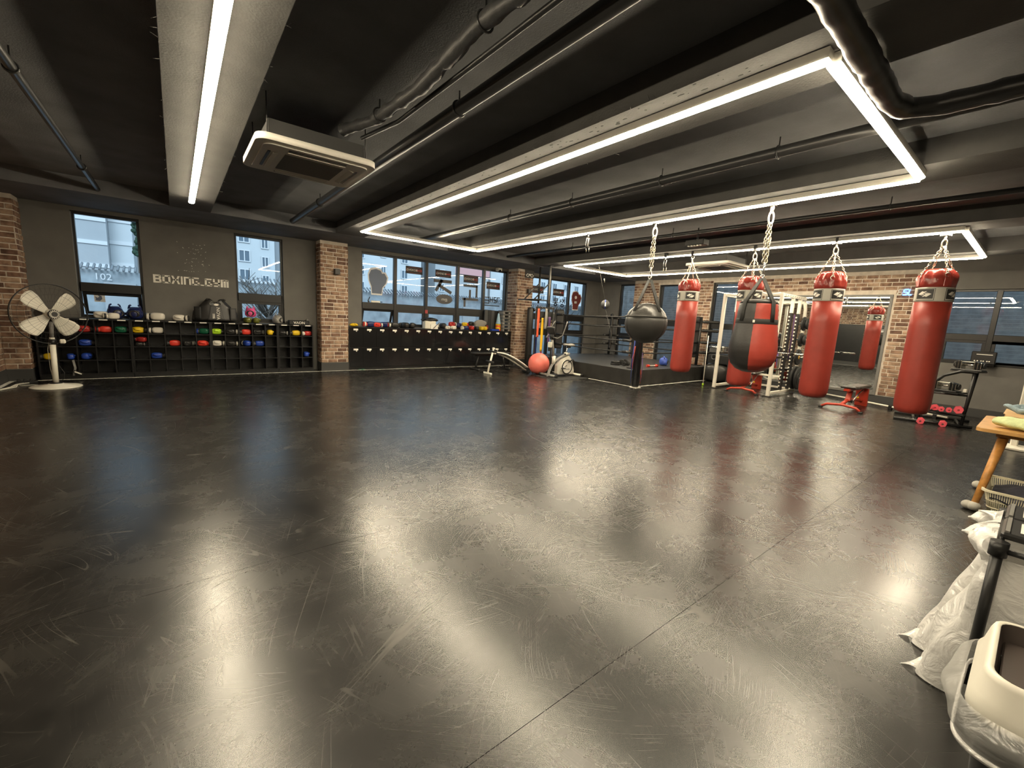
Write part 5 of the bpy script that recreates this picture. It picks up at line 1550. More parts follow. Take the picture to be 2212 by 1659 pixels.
def red_bag(label, x, y, z0=.46, z1=2.50, r=.205, turn=0.0, seed=0):
    t = thing('punching_bag', label, 'punching bag', (x, y, 0), turn, 'red hanging punching bags')
    rr = random.Random(seed)
    ph = [rr.uniform(0, 6) for _ in range(6)]
    zb0, zb1 = 2.04, 2.235                     # pale band
    def wob(a, i): return 1 + .012 * math.sin(a * 17 + ph[0]) * (1 if i < 4 else 0) + .004 * math.sin(a * 2 + ph[1])
    MB().lathe([(.02, z0), (r * .62, z0 + .004), (r * .86, z0 + .03), (r * .97, z0 + .09), (r, z0 + .17), (r * .985, z0 + .5), (r * .99, 1.2), (r * .975, 1.7), (r * .985, zb0)], seg=56, wob=wob).build('bag_body', 'red_vinyl', t)
    MB().lathe([(r * .990, zb0), (r * .996, zb0 + .02), (r * .996, zb1 - .02), (r * .990, zb1)], seg=48).build('pale_band', 'band_grey', t)
    def cw(a, i):
        k = [0, .02, .06, .08, .10, .12, .10, .05][min(i, 7)]
        return 1 + k * 1.3 * (abs(math.sin(a * 4.5 + ph[2])) * 1.2 - .7 + math.sin(a * 14 + ph[3] + i) * .45)
    MB().lathe([(r * .985, zb1), (r * 1.0, zb1 + .05), (r * 1.02, zb1 + .11), (r * .97, z1 - .10), (r * .80, z1 - .045), (r * .60, z1 - .01), (r * .35, z1 - .005), (.01, z1 - .02)], seg=56, wob=cw).build('gathered_cap', 'red_gloss', t)
    for k in range(4):
        a = PI / 4 + k * PI / 2 + .2
        c, s_ = math.cos(a), math.sin(a)
        lp = MB().box((c * r * 1.0, s_ * r * 1.0, zb1 + .075), (.012, .055, .13), (0, 0, a), .004).build('hanging_loop', 'red_gloss', t)
        MB().torus((c * r * .97, s_ * r * .97, zb1 + .165), .026, .005, (PI / 2, 0, a + PI / 2), 16, 6).build('steel_ring', 'chain_steel', lp)
        chain([(c * r * .95, s_ * r * .95, zb1 + .185), (c * r * .55, s_ * r * .55, z1 + .08), (c * .015, s_ * .015, 2.80)], t)
    hook(t, 2.945)
    MB().box((0, 0, 2.99), (.09, .09, .10)).build('ceiling_bracket', 'black_metal', t)
    for a in (0, PI / 2, PI, -PI / 2): emblem(t, r, a, 2.138, .215, .165)
    for k in range(3):
        lc = MB()
        for j in range(9): lc.box((r * .99 * math.cos(2.0 + k * 2.1), r * .99 * math.sin(2.0 + k * 2.1), .75 + j * .13), (.006, .012, .004), (0, 0, 2.0 + k * 2.1))
    return t
red_bag('farthest red punching bag, in front of the ring corner', 8.30, 4.74, .57, 2.49, turn=-2.42, seed=1)
red_bag('red punching bag half hidden behind the red and black bag', 8.30, 3.54, .47, 2.50, turn=-3.64, seed=2)
red_bag('red punching bag in front of the mirror, left of the small bench', 8.31, 2.33, .47, 2.52, turn=-3.78, seed=3)
red_bag('nearest red punching bag at the right, by the dumbbell stand', 8.38, 1.11, .44, 2.50, turn=-3.5, seed=4)

# black round bag
t = thing('round_punch_bag', 'round black punch bag hung on a long chain from the beam', 'punch bag', (5.50, 3.77, 0))
def bw(a, i): return 1 + (.014 * math.sin(a * 8 + i) + .010 * math.sin(a * 21)) * (1.6 if i > 9 else .35)
PB = [(max(1e-4, .305 * math.sin(PI * k / 24)), 1.535 - .298 * math.cos(PI * k / 24)) for k in range(25)]
MB().lathe(PB[:15], seg=56, wob=lambda a, i: 1 + .006 * math.sin(a * 19 + i)).build('bag_body', 'ball_matte', t)
MB().lathe(PB[14:], seg=56, wob=lambda a, i: 1 + .012 * math.sin(a * 8 + i) + .010 * math.sin(a * 21 + 2 * i)).build('bag_top', 'ball_gloss', t)
MB().torus((0, 0, 1.63), .2905, .005, None, 52, 6).build('seam', 'black_plastic', t)
mb = MB()
for k in range(60):
    a = 2 * PI * k / 60
    for la in (.36, .30):
        pass
for k in range(3):
    a = k * 2.1 + .6
    mb.tube([(math.cos(a) * .305 * math.cos(b), math.sin(a) * .305 * math.cos(b), 1.535 + .30 * math.sin(b)) for b in [-.9 + i * .18 for i in range(11)]], .004, 5)
mb.build('piping', 'black_plastic', t)
for k in range(4):
    a = k * PI / 2 - 1.745; c, s_ = math.cos(a), math.sin(a)
    MB().tube([(c * .255, s_ * .255, 1.70), (c * .19, s_ * .19, 1.83), (c * .02, s_ * .02, 2.17)], .030, 8, flat=.18, upv=(-s_, c, 0)).build('strap', 'webbing_black', t)
for s_ in (-1, 1): MB().torus((s_ * .012, 0, 2.20), .024, .006, (PI / 2, 0, s_ * .7), 16, 6).build('strap_ring', 'chrome', t)
MB().torus((0, 0, 2.29), .034, .008, (PI / 2, 0, .4), 18, 8, (1, 1.6, 1)).build('carabiner', 'chrome', t)
for k in range(3):
    a = k * 2.09
    chain([(math.cos(a) * .018, math.sin(a) * .018, 2.34), (math.cos(a) * .026, math.sin(a) * .026, 2.60), (math.cos(a) * .012, math.sin(a) * .012, 2.78)], t, link=.046, r=.0055)
MB().torus((0, 0, 2.84), .032, .009, (PI / 2, 0, -.5), 18, 8, (1, 2.0, 1)).build('carabiner', 'white_paint', t)
MB().torus((0, 0, 2.935), .030, .009, (PI / 2, 0, .7), 18, 8).build('ceiling_eye', 'white_paint', t)
MB().box((0, 0, 3.0), (.07, .07, .10)).build('ceiling_bracket', 'black_metal', t)

# red and black teardrop bag: four vertical panels in alternating colour
t = thing('teardrop_bag', 'red and black teardrop punch bag hung on a long chain', 'punch bag', (5.52, 2.235, 0))
PR = [(.02, 1.0), (.09, 1.008), (.165, 1.04), (.225, 1.10), (.258, 1.18), (.266, 1.26), (.262, 1.34), (.25, 1.43), (.236, 1.52), (.225, 1.60), (.219, 1.68), (.214, 1.76), (.205, 1.83), (.18, 1.868), (.10, 1.88), (.005, 1.882)]
def prof(v):
    k = v * (len(PR) - 1); i = min(int(k), len(PR) - 2); f = k - i
    return PR[i][0] * (1 - f) + PR[i + 1][0] * f, PR[i][1] * (1 - f) + PR[i + 1][1] * f
A0 = -2.88                                   # heading of the front seam
for k in range(4):
    m = 'black_vinyl' if k % 2 == 1 else 'red_vinyl'
    a0 = A0 + (k - 0) * PI / 2
    def fn(u, v, a0=a0):
        r_, z = prof(v); e = min(u, 1 - u)
        r_ *= 1 + .030 * math.exp(-e * 18) * math.sin(z * 115) - .018 * math.exp(-e * 26)
        a = a0 + u * PI / 2
        return Vector((r_ * math.cos(a), r_ * math.sin(a), z))
    MB().grid(lambda u, v: fn(u, v), 18, 46).build('panel', m, t)
MB().lathe([(.224, 1.585), (.2275, 1.59), (.2255, 1.645), (.221, 1.65)], seg=40).build('belt', 'webbing_black', t)
MB().lathe([(.2065, 1.83), (.183, 1.872), (.10, 1.885), (.005, 1.887)], seg=40).build('top_panel', 'black_vinyl', t)
for k in range(4):
    a = A0 + PI / 4 + k * PI / 2 + .12; c, s_ = math.cos(a), math.sin(a)
    MB().tube([(c * .226, s_ * .226, 1.62), (c * .222, s_ * .222, 1.72), (c * .207, s_ * .207, 1.85), (c * .02, s_ * .02, 2.13)], .030, 8, flat=.2, upv=(-s_, c, 0)).build('strap', 'webbing_black', t)
MB().box((math.cos(A0) * .228, math.sin(A0) * .228, 1.62), (.01, .022, .03), (0, 0, A0)).build('tag', 'label_white', t)
for s_ in (-1, 1): MB().torus((s_ * .012, 0, 2.15), .022, .006, (PI / 2, 0, s_ * .7), 16, 6).build('strap_ring', 'chrome', t)
MB().torus((0, 0, 2.25), .036, .009, (PI / 2, 0, .4), 18, 8, (1, 1.7, 1)).build('carabiner', 'chrome', t)
for k in range(3):
    a = k * 2.09
    chain([(math.cos(a) * .020, math.sin(a) * .020, 2.31), (math.cos(a) * .028, math.sin(a) * .028, 2.56), (math.cos(a) * .012, math.sin(a) * .012, 2.75)], t, link=.048, r=.0058)
MB().torus((0, 0, 2.82), .032, .009, (PI / 2, 0, -.5), 18, 8, (1, 2.1, 1)).build('carabiner', 'white_paint', t)
MB().torus((0, 0, 2.925), .034, .010, (PI / 2, 0, .7), 18, 8).build('ceiling_eye', 'white_paint', t)
MB().box((0, 0, 3.0), (.07, .07, .10)).build('ceiling_bracket', 'black_metal', t)
# spare beam hooks without a bag
for lb, x, y in (('empty black hanging hook with springs under the third beam', 5.5, 5.05), ('empty black hanging hook under the fourth beam', 8.22, 5.3)):
    t = thing('bag_hook', lb, 'hook', (x, y, 0))
    MB().box((0, 0, 3.0), (.06, .06, .09)).build('ceiling_bracket', 'black_metal', t)
    MB().torus((0, 0, 2.92), .03, .008, (PI / 2, 0, .7), 18, 8).build('eye', 'chrome', t)
    MB().tube([(0, 0, 2.90), (.0, .02, 2.78), (0, -.01, 2.72)], .03, 8).build('spring_cover', 'black_vinyl', t)
    for s_ in (-1, 1): MB().torus((0, s_ * .03, 2.70), .026, .006, (PI / 2, 0, .7), 14, 6).build('ring', 'chain_steel', t)

# ================================================================== white power rack
t = thing('power_rack', 'tall white power rack with black perforated uprights', 'power rack', (11.61, 4.55, 0))
hx, hy, HH = .79, .64, 2.40
def sq(mb, p0, p1, w_=.07): 
    p0 = Vector(p0); p1 = Vector(p1)
    mb.box((p0 + p1) / 2, tuple(abs(p1[i] - p0[i]) + (w_ if abs(p1[i] - p0[i]) < 1e-6 else 0) for i in range(3)), None, .006); return mb
for sy in (-1, 1):
    o = sq(MB(), (-hx, sy * hy, .02), (-hx, sy * hy, HH)).build('front_post', 'white_paint', t)
    MB().box((-hx, sy * hy, .008), (.16, .16, .016)).build('foot_plate', 'black_metal', o)
    o = MB().tube([(hx, sy * hy, .02), (hx, sy * hy, 1.2), (hx + .03, sy * hy, 1.6), (hx, sy * hy, 2.1), (hx - .10, sy * hy, 2.28)], .04, 8).build('rear_post', 'white_paint', t)
    sq(MB(), (-hx, sy * hy, .08), (hx, sy * hy, .08), .06).build('base_rail', 'white_paint', t)
    tr = sq(MB(), (-hx, sy * hy, HH - .04), (hx - .12, sy * hy, HH - .04)).build('top_rail', 'white_paint', t)
    for k in range(9): MB().cyl((-hx + .12 + k * .14, sy * hy - .036, HH - .04), (-hx + .12 + k * .14, sy * hy + .036, HH - .04), .014, seg=8).build('rail_hole', 'black_plastic', tr)
    for x in (-.10, .36):
        u = sq(MB(), (x, sy * hy, .12), (x, sy * hy, 1.98), .065).build('perforated_upright', 'black_metal', t)
        sq(MB(), (x, sy * hy, 1.98), (x, sy * hy, HH - .07), .068).build('upright_sleeve', 'white_paint', t)
        for k in range(20):
            z = .22 + k * .088
            MB().cyl((x - .045, sy * (hy - .02), z), (x - .030, sy * (hy - .02), z), .018, seg=8).build('peg', 'white_paint', u)
sq(MB(), (-hx, -hy, HH - .04), (-hx, hy, HH - .04), .05).build('front_top_bar', 'white_paint', t)
sq(MB(), (hx - .1, -hy, HH - .12), (hx - .1, hy, HH - .12), .05).build('rear_top_bar', 'white_paint', t)
sq(MB(), (hx, -hy, .08), (hx, hy, .08), .05).build('rear_base_bar', 'white_paint', t)
sq(MB(), (.1, -hy, .42), (.1, hy, .42), .05).build('mid_bar', 'white_paint', t)
for s_ in (-1, 1):
    MB().tube([(-hx, s_ * .60, HH), (-hx - .02, s_ * .38, HH - .05), (-hx - .02, s_ * .18, HH + .02), (-hx, 0, HH - .02)], .018, 8).build('chin_grip', 'white_paint', t)
MB().tube([(-.9, .0, .0), (-.9, 0, .0)], .01).build('pin', 'chrome', t) if False else None
for sy in (-1, 1):
    sb = MB().box((-.36, sy * (hy - .05), .92), (.86, .05, .06), None, .008).build('safety_bar', 'black_metal', t)
    MB().box((-.66, sy * (hy - .05), 1.0), (.05, .06, .14), None, .008).build('bar_catch', 'chrome', sb)
for z, x in ((1.75, .50), (1.36, .46), (.93, .44), (.42, .40)):
    MB().cyl((x, -hy, z), (x, -hy - .30, z), .022).build('storage_peg', 'chrome', t)
MB().tube([(-.02, -hy - .05, 1.95), (-.02, -hy - .06, 1.4), (-.0, -hy - .05, .86)], .03, 6, flat=.3).build('purple_strap', 'purple_band', t)
# weight plates on the right-hand pegs
def disc(label, x, y, z, r, th, hub='dark_grey', grp='plates stored on the rack'):
    d = thing('weight_plate', label, 'weight plate', (x, y, z), 0, grp)
    MB().lathe([(.027, -th / 2), (r * .9, -th / 2), (r, -th * .3), (r, th * .3), (r * .9, th / 2), (.027, th / 2)], (0, 0, 0), 32, (PI / 2, 0, 0)).build('disc', 'black_rubber', d)
    MB().torus((0, -th / 2, 0), r * .62, .010, (PI / 2, 0, 0), 28, 6).build('raised_ring', 'black_plastic', d)
    MB().cyl((0, th * .55, 0), (0, -th * .62, 0), r * .22, seg=18).build('hub', hub, d)
disc('black weight plate on the top peg of the rack', 12.11, 3.80, 1.75, .17, .05)
disc('smaller black weight plate on the top peg of the rack', 12.11, 3.72, 1.75, .13, .05, 'chrome')
disc('black weight plate on the second peg of the rack', 12.07, 3.80, 1.36, .17, .05, 'chrome')
disc('small black weight plate on the second peg of the rack', 12.07, 3.72, 1.36, .12, .05)
disc('black weight plate with yellow hub on the third peg', 12.05, 3.80, .93, .20, .05, 'yellow_band')
disc('big black weight plate on the lowest peg of the rack', 12.01, 3.80, .42, .29, .06)
disc('second big black weight plate on the lowest peg', 12.01, 3.71, .42, .28, .05)
# barbell
t = thing('barbell', 'steel barbell resting across the white power rack', 'barbell', (10.98, 4.40, 1.04))
MB().tube([(0, -1.10, 0), (0, 1.10, 0)], .014, 12).build('shaft', 'chrome', t)
for s_ in (-1, 1):
    MB().tube([(0, s_ * .80, 0), (0, s_ * 1.12, 0)], .025, 12).build('sleeve', 'chrome', t)
    MB().cyl((0, s_ * .78, 0), (0, s_ * .81, 0), .04).build('collar', 'black_rubber', t)
# leaning stick with green foot left of the rack
t = thing('mop_stick', 'thin white stick leaning left of the power rack', 'stick', (10.95, 5.55, 0))
MB().tube([(0, 0, .03), (.10, .06, 1.32)], .011, 8).build('stick', 'white_paint', t)
MB().cyl((0, 0, 0), (.01, .003, .06), .022).build('foot', 'lime_glove', t)
# bin of dark gear behind the rack
t = thing('gear_bag', 'black gym bag and boxes stacked behind the power rack', 'bag', (12.2, 5.80, 0))
sellip(MB(), (0, 0, .26), (.30, .36, .26), .6).build('bag', 'black_vinyl', t)
MB().box((0.05, -.05, .66), (.46, .60, .26), None, .02).build('crate', 'black_plastic', t)
MB().box((0.05, .0, .93), (.40, .5, .20), None, .02).build('crate', 'dark_grey', t)
MB().torus((-.22, .05, .72), .07, .016, (0, PI / 2, 0), 20, 8).build('handle_ring', 'dark_grey', t)

# ================================================================== red benches
def red_bench(label, x, y, rot, pad_z=.45, incline=.0):
    t = thing('adjustable_bench', label, 'bench', (x, y, 0), rot, 'red-framed adjustable benches')
    # local +x points away from the camera, feet at both ends
    MB().tube([(-.62, -.33, .03), (-.60, -.25, .085), (-.60, 0, .115), (-.60, .25, .085), (-.62, .33, .03)], .026, 10).build('front_foot', 'red_metal', t)
    for s_ in (-1, 1): MB().box((-.625, s_ * .34, .018), (.09, .07, .036), None, .01).build('foot_cap', 'black_rubber', t)
    MB().tube([(-.60, 0, .115), (-.2, 0, .20), (.45, 0, .14), (.62, 0, .10)], .034, 10).build('spine', 'red_metal', t)
    MB().box((-.22, 0, .28), (.06, .09, .26), (0, .45, 0), .008).build('front_post', 'red_metal', t)
    MB().box((.62, 0, .20), (.06, .22, .40), (0, -.12, 0), .008).build('rear_post', 'red_metal', t)
    MB().tube([(-.15, -.06, .17), (.20, -.06, .33), (.42, -.06, .38)], .013, 8).build('adjust_strut', 'chrome', t)
    MB().box((0.02, 0, pad_z - .045), (.9, .10, .04)).build('pad_frame', 'red_metal', t)
    MB().box((.30, 0, pad_z), (.72, .27, .06), (0, -incline, 0), .022).build('back_pad', 'black_vinyl', t)
    MB().box((-.23, 0, pad_z + .002), (.28, .28, .06), (0, .05, 0), .022).build('seat_pad', 'black_vinyl', t)
    MB().ball((-.02, -.10, .24), .022).build('pull_pin', 'yellow_band', t)
    return t
red_bench('red adjustable bench with black pad before the mirror', 11.22, 2.42, -.05, .45)
red_bench('red adjustable bench inside the white power rack', 11.35, 4.55, .12, .47)

# ================================================================== dumbbell stand by the right wall
t = thing('dumbbell_stand', 'black two-tier dumbbell stand behind the nearest red bag', 'dumbbell stand', (11.1, 1.0, 0))
def tb(name, pts, r=.02, m='black_metal', par=None):
    return MB().tube([(x - 11.1, y - 1.0, z) for x, y, z in pts], r, 10).build(name, m, par or t)
tb('base_rail', [(10.62, 1.62, .03), (10.92, .62, .03)], .028)
tb('base_rail', [(11.45, 1.75, .03), (11.75, .72, .03)], .028)
tb('base_link', [(10.70, 1.35, .03), (11.53, 1.48, .03)], .022)
tb('base_link', [(10.88, .76, .03), (11.70, .90, .03)], .022)
tb('upright', [(10.88, .75, .03), (10.93, .73, 1.0)], .024)
tb('upright', [(11.25, .78, .03), (11.25, .72, .98)], .024)
tb('upright', [(10.72, 1.30, .03), (10.75, 1.28, .62)], .024)
tb('arch', [(10.93, .73, 1.0), (10.88, .90, 1.0), (10.82, 1.10, .90), (10.76, 1.28, .66), (10.75, 1.30, .58)], .024)
tb('arch', [(11.25, .72, .98), (11.2, .92, .98), (11.15, 1.12, .88), (11.1, 1.30, .64)], .024)
for z in (.58, .215): tb('cross_rail', [(10.74, 1.30, z), (10.90, .76, z)], .017)
tb('cross_rail', [(10.93, .74, .62), (11.25, .76, .62)], .017); tb('cross_rail', [(10.93, .74, .30), (11.25, .76, .30)], .017)
MB().box((10.98 - 11.1, .04, .605), (.34, .46, .02), (0, 0, -.28)).build('lower_tray', 'black_metal', t)
MB().box((11.08 - 11.1, -.18, 1.005), (.34, .36, .02), (0, 0, -.28)).build('upper_tray', 'black_metal', t)
def adj_dumbbell(label, x, y, z, rot):
    d = thing('adjustable_dumbbell', label, 'dumbbell', (x, y, z), rot, 'adjustable dumbbells on the stand')
    MB().cyl((-.10, 0, .10), (.10, 0, .10), .018).build('handle', 'chrome', d)
    for s_ in (-1, 1):
        for k in range(5):
            MB().box((s_ * (.085 + k * .020), 0, .095), (.014, .17 - .006 * k, .15 - .008 * k), None, .006).build('selector_plate', 'black_plastic' if k % 2 else 'chrome', d)
        MB().cyl((s_ * .185, 0, .10), (s_ * .20, 0, .10), .05, seg=18).build('dial', 'black_plastic', d)
    MB().box((0, 0, .012), (.40, .19, .024), None, .006).build('cradle', 'black_plastic', d)
    MB().box((0, -.02, .155), (.14, .10, .006), (0, 0, 0)).build('instruction_card', 'label_white', d)
adj_dumbbell('adjustable dumbbell on the upper tray of the stand', 11.06, .82, 1.016, PI / 2 - .28)
adj_dumbbell('adjustable dumbbell on the lower tray of the stand', 10.96, 1.06, .616, PI / 2 - .28)
MB().box((10.95 - 11.1, -.20, .66), (.06, .05, .06), None, .008).build('clip', 'white_plastic', t)
GP = 'pink hex dumbbells on the stand'
def pink(label, x, y, z, r):
    return dumbbell(label, x, y, z, .09, .17, r, 'pink_rubber', 'chrome', True, GP)
pink('leftmost pink hex dumbbell on the lower rail', 10.78, 1.20, .255, .058)
pink('second pink hex dumbbell from the left on the lower rail', 10.86, 1.12, .255, .052)
pink('third pink hex dumbbell from the left on the lower rail', 10.80, 1.03, .255, .042)
pink('fourth pink hex dumbbell from the left on the lower rail', 10.82, .935, .255, .042)
pink('rightmost and largest pink hex dumbbell on the lower rail', 10.85, .82, .255, .066)
pink('left pink hex dumbbell on the floor by the stand', 10.58, 1.24, .0, .056)
pink('right pink hex dumbbell on the floor by the stand', 10.66, .96, .0, .056)
MB().box((10.82 - 11.1, .02, .245), (.10, .62, .02), (0, 0, -.28)).build('dumbbell_shelf', 'black_metal', t)
# amplifier box at the window
t = thing('amplifier_box', 'black amplifier box with white knobs below the right window', 'amplifier', (12.76, .78, 1.10))
MB().span(-.09, .10, -.17, .17, 0, .25, .012).build('case', 'black_plastic', t)
for k, y in enumerate((.11, .07, .02, -.01, -.06, -.09)): MB().cyl((-.105, y, .06), (-.088, y, .06), .011, seg=10).build('knob', 'label_white', t)
mb = MB(); mb.span(-.092, -.089, -.12, .10, .185, .197); mb.build('title_print', 'label_white', t)
MB().span(-.02, .14, -.16, .16, -.03, 0).build('wall_bracket', 'black_metal', t)
# white measuring post
t = thing('measuring_post', 'slim white measuring post behind the wooden table', 'post', (9.6, .10, 0))
MB().box((0, 0, .02), (.40, .34, .04), None, .01).build('platform', 'white_plastic', t)
MB().box((0.08, 0, .62), (.09, .08, 1.2), None, .012).build('column', 'white_plastic', t)
MB().box((0.08, 0, 1.225), (.10, .10, .04), None, .008).build('head', 'cream_panel', t)
MB().box((0.03, 0, 1.19), (.012, .05, .02)).build('slot', 'black_plastic', t)

# ================================================================== right foreground
# wooden table
TX0, TX1, TY0, TY1, TZ = 5.70, 6.80, -0.55, 0.30, .745
t = thing('wooden_table', 'small wooden table with splayed legs at the right edge', 'table', ((TX0 + TX1) / 2, (TY0 + TY1) / 2, 0))
cx, cy = (TX0 + TX1) / 2, (TY0 + TY1) / 2
MB().prism(rrect(TX1 - TX0, TY1 - TY0, .05, 5), 'z', TZ - .03, TZ).build('tabletop', 'wood_top', t)
MB().span(-.42, .42, -.30, .30, TZ - .075, TZ - .03).build('apron', 'wood_leg', t)
for sx in (-1, 1):
    for sy in (-1, 1):
        bx_, by_ = (5.60 if sx < 0 else 6.46) - cx, (.20 if sy > 0 else -.45) - cy
        if sx > 0: bx_ = 6.50 - cx
        l_ = MB().tube([(sx * .36, sy * .25 , TZ - .06), (bx_, by_, .05)], .03, 14, radii=[.036, .024]).build('leg', 'wood_leg', t)
        MB().ball((bx_, by_, .042), (.048, .048, .042)).build('felt_ball', 'felt_grey', l_)
        MB().ball((bx_ + .012, by_ + .04, .040), (.042, .042, .040)).build('felt_ball', 'felt_grey', l_)
t = thing('cardboard_box', 'open cardboard box on the wooden table', 'box', (6.38, .02, TZ))
for a in ((-.30, .30, .13, .138, 0, .115), (-.30, .30, -.22, -.212, 0, .115), (-.30, -.292, -.21, .13, 0, .115), (.292, .30, -.21, .13, 0, .115), (-.30, .30, -.22, .138, 0, .006)):
    MB().span(*a).build('side', 'cardboard', t)
MB().box((-.33, -.04, .118), (.10, .34, .004), (0, -.25, 0)).build('flap', 'cardboard', t)
MB().box((.0, .0, .112), (.50, .30, .004)).build('lid', 'cardboard', t)
t = thing('folded_towel', 'pale green rolled towel on the wooden table', 'towel', (5.88, .0, TZ + .008))
def roll_(u, v):
    a = 2 * PI * u; x = (v - .5) * .42
    r = .055 * (1 - .25 * abs(2 * v - 1) ** 4) * (1 + .10 * math.sin(3 * a + v * 5) + .06 * math.sin(v * 23 + a))
    return Vector((r * 1.5 * math.cos(a), x, .052 + r * math.sin(a) * .9))
mb = MB().grid(roll_, 30, 28, True)
mb.build('towel_roll', 'towel_green', t, rot=(0, 0, -.35))
t = thing('crumpled_towel', 'blue-grey crumpled towel on the cardboard box', 'towel', (6.17, .02, TZ + .133))
def nest(u, v):
    a = 2 * PI * u; r = .06 + .055 * math.sin(v * PI * .9) + .014 * math.sin(3 * a + 6 * v)
    return Vector((r * math.cos(a), r * math.sin(a) * 1.25, .002 + .10 * (v if v < .6 else 1.2 - v) + .014 * math.sin(4 * a)))
MB().grid(nest, 30, 14, True).build('cloth', 'towel_blue', t, solid=.008)

# laundry basket
t = thing('laundry_basket', 'cream slatted laundry basket under the table', 'basket', (5.92, -.06, 0))
BW, BD, BH = .72, .48, .225
MB().prism(rrect(BW - .14, BD - .12, .05, 4), 'z', 0, .012).build('bottom', 'basket_cream', t)
rim = MB()
o_, i_ = rrect(BW, BD, .07, 5), rrect(BW - .035, BD - .035, .06, 5)
n = len(o_)
rim.add([(x, y, BH) for x, y in o_] + [(x, y, BH) for x, y in i_] + [(x, y, BH - .02) for x, y in o_] + [(x, y, BH - .02) for x, y in i_],
        [(k, (k + 1) % n, n + (k + 1) % n, n + k) for k in range(n)] + [(k, 2 * n + k, 2 * n + (k + 1) % n, (k + 1) % n) for k in range(n)] + [(n + k, n + (k + 1) % n, 3 * n + (k + 1) % n, 3 * n + k) for k in range(n)])
rim.build('rim', 'basket_cream', t)
sl = MB(); top_ = rrect(BW - .04, BD - .04, .06, 5); bot_ = rrect(BW - .15, BD - .13, .05, 5)
def perim(pts, s_):
    L = [math.dist(pts[k], pts[(k + 1) % len(pts)]) for k in range(len(pts))]; tot = sum(L); d = s_ * tot
    for k, l in enumerate(L):
        if d <= l: 
            p, q = pts[k], pts[(k + 1) % len(pts)]; f = d / l if l else 0
            return (p[0] + (q[0] - p[0]) * f, p[1] + (q[1] - p[1]) * f)
        d -= l
    return pts[0]
for k in range(150):
    p, q = perim(top_, k / 150), perim(bot_, k / 150)
    sl.tube([(p[0], p[1], BH - .015), (q[0], q[1], .01)], .0042, 4)
for z in (.06, .125):
    f = z / BH; ring = [((a[0] * (1 - f) + b[0] * f), (a[1] * (1 - f) + b[1] * f), z) for a, b in zip(bot_, top_)]
    sl.tube(ring + [ring[0]], .006, 6)
tag(sl.build('slats', 'basket_cream', t), kind='stuff')
mb = MB()
def sheet(u, v):
    x, y = (u - .5) * (BW - .06), (v - .5) * (BD - .06)
    return Vector((x, y - .03, .10 + .10 * math.exp(-((x - .05) ** 2 + (y + .06) ** 2) * 14) + .018 * math.sin(x * 21 + y * 9) + .015 * math.cos(y * 24 - x * 6)))
t = thing('dark_laundry', 'heap of dark navy clothes in the laundry basket', 'clothes', (5.92, -.06, 0.02))
MB().grid(sheet, 34, 24).build('cloth', 'navy_cloth', t, solid=.01)

# recycling stand with two bags
SX0, SX1, SY0, SZ = 2.54, 3.07, -.46, .72
t = thing('recycling_stand', 'black recycling stand with two lidded bag holders', 'recycling stand', (2.80, -.22, 0))
def sp(x, y, z): return (x - 2.80, y + .22, z)
for x in (SX0, SX1):
    for y in (0.0, SY0):
        p_ = MB().tube([sp(x, y, .03), sp(x, y, SZ - .01)], .018, 12).build('post', 'black_metal', t)
        MB().cyl(sp(x, y, SZ - .055), sp(x, y, SZ + .005), .027).build('corner_joint', 'black_plastic', p_)
        MB().cyl(sp(x, y, 0), sp(x, y, .035), .024).build('foot', 'black_plastic', p_)
for y in (0.0, SY0): MB().tube([sp(SX0, y, SZ - .03), sp(SX1, y, SZ - .03)], .011, 10).build('top_bar', 'black_metal', t)
for x in (SX0, 2.805, SX1): MB().tube([sp(x, 0, SZ - .03), sp(x, SY0, SZ - .03)], .011, 10).build('top_bar', 'black_metal', t)
for x0, x1 in ((2.555, 2.80), (2.81, 3.055)):
    l_ = MB().span(x0 - 2.80, x1 - 2.80, SY0 + .22 + .02, .22 + .004, SZ + .012, SZ + .040, .008).build('lid', 'black_plastic', t)
    MB().span(x0 - 2.80 + .012, x1 - 2.80 - .012, .22 - .018, .22 - .006, SZ + .040, SZ + .047).build('lid_hinge', 'mid_grey', l_)
    MB().span(x0 - 2.80 + .05, x1 - 2.80 - .05, -.02, .22 - .045, SZ + .0402, SZ + .0415).build('label_card', 'label_white', l_)
    sc_ = MB()
    for q in range(2):
        sc_.torus(((x0 + x1) / 2 - 2.80, .12 - q * .09, SZ + .042), .028, .003, None, 18, 4, (1.2, .9, .3))
        sc_.box(((x0 + x1) / 2 - 2.80 + .03, .09 - q * .09, SZ + .042), (.05, .006, .001), (0, 0, .6))
    sc_.build('label_mark', 'black_plastic', l_)
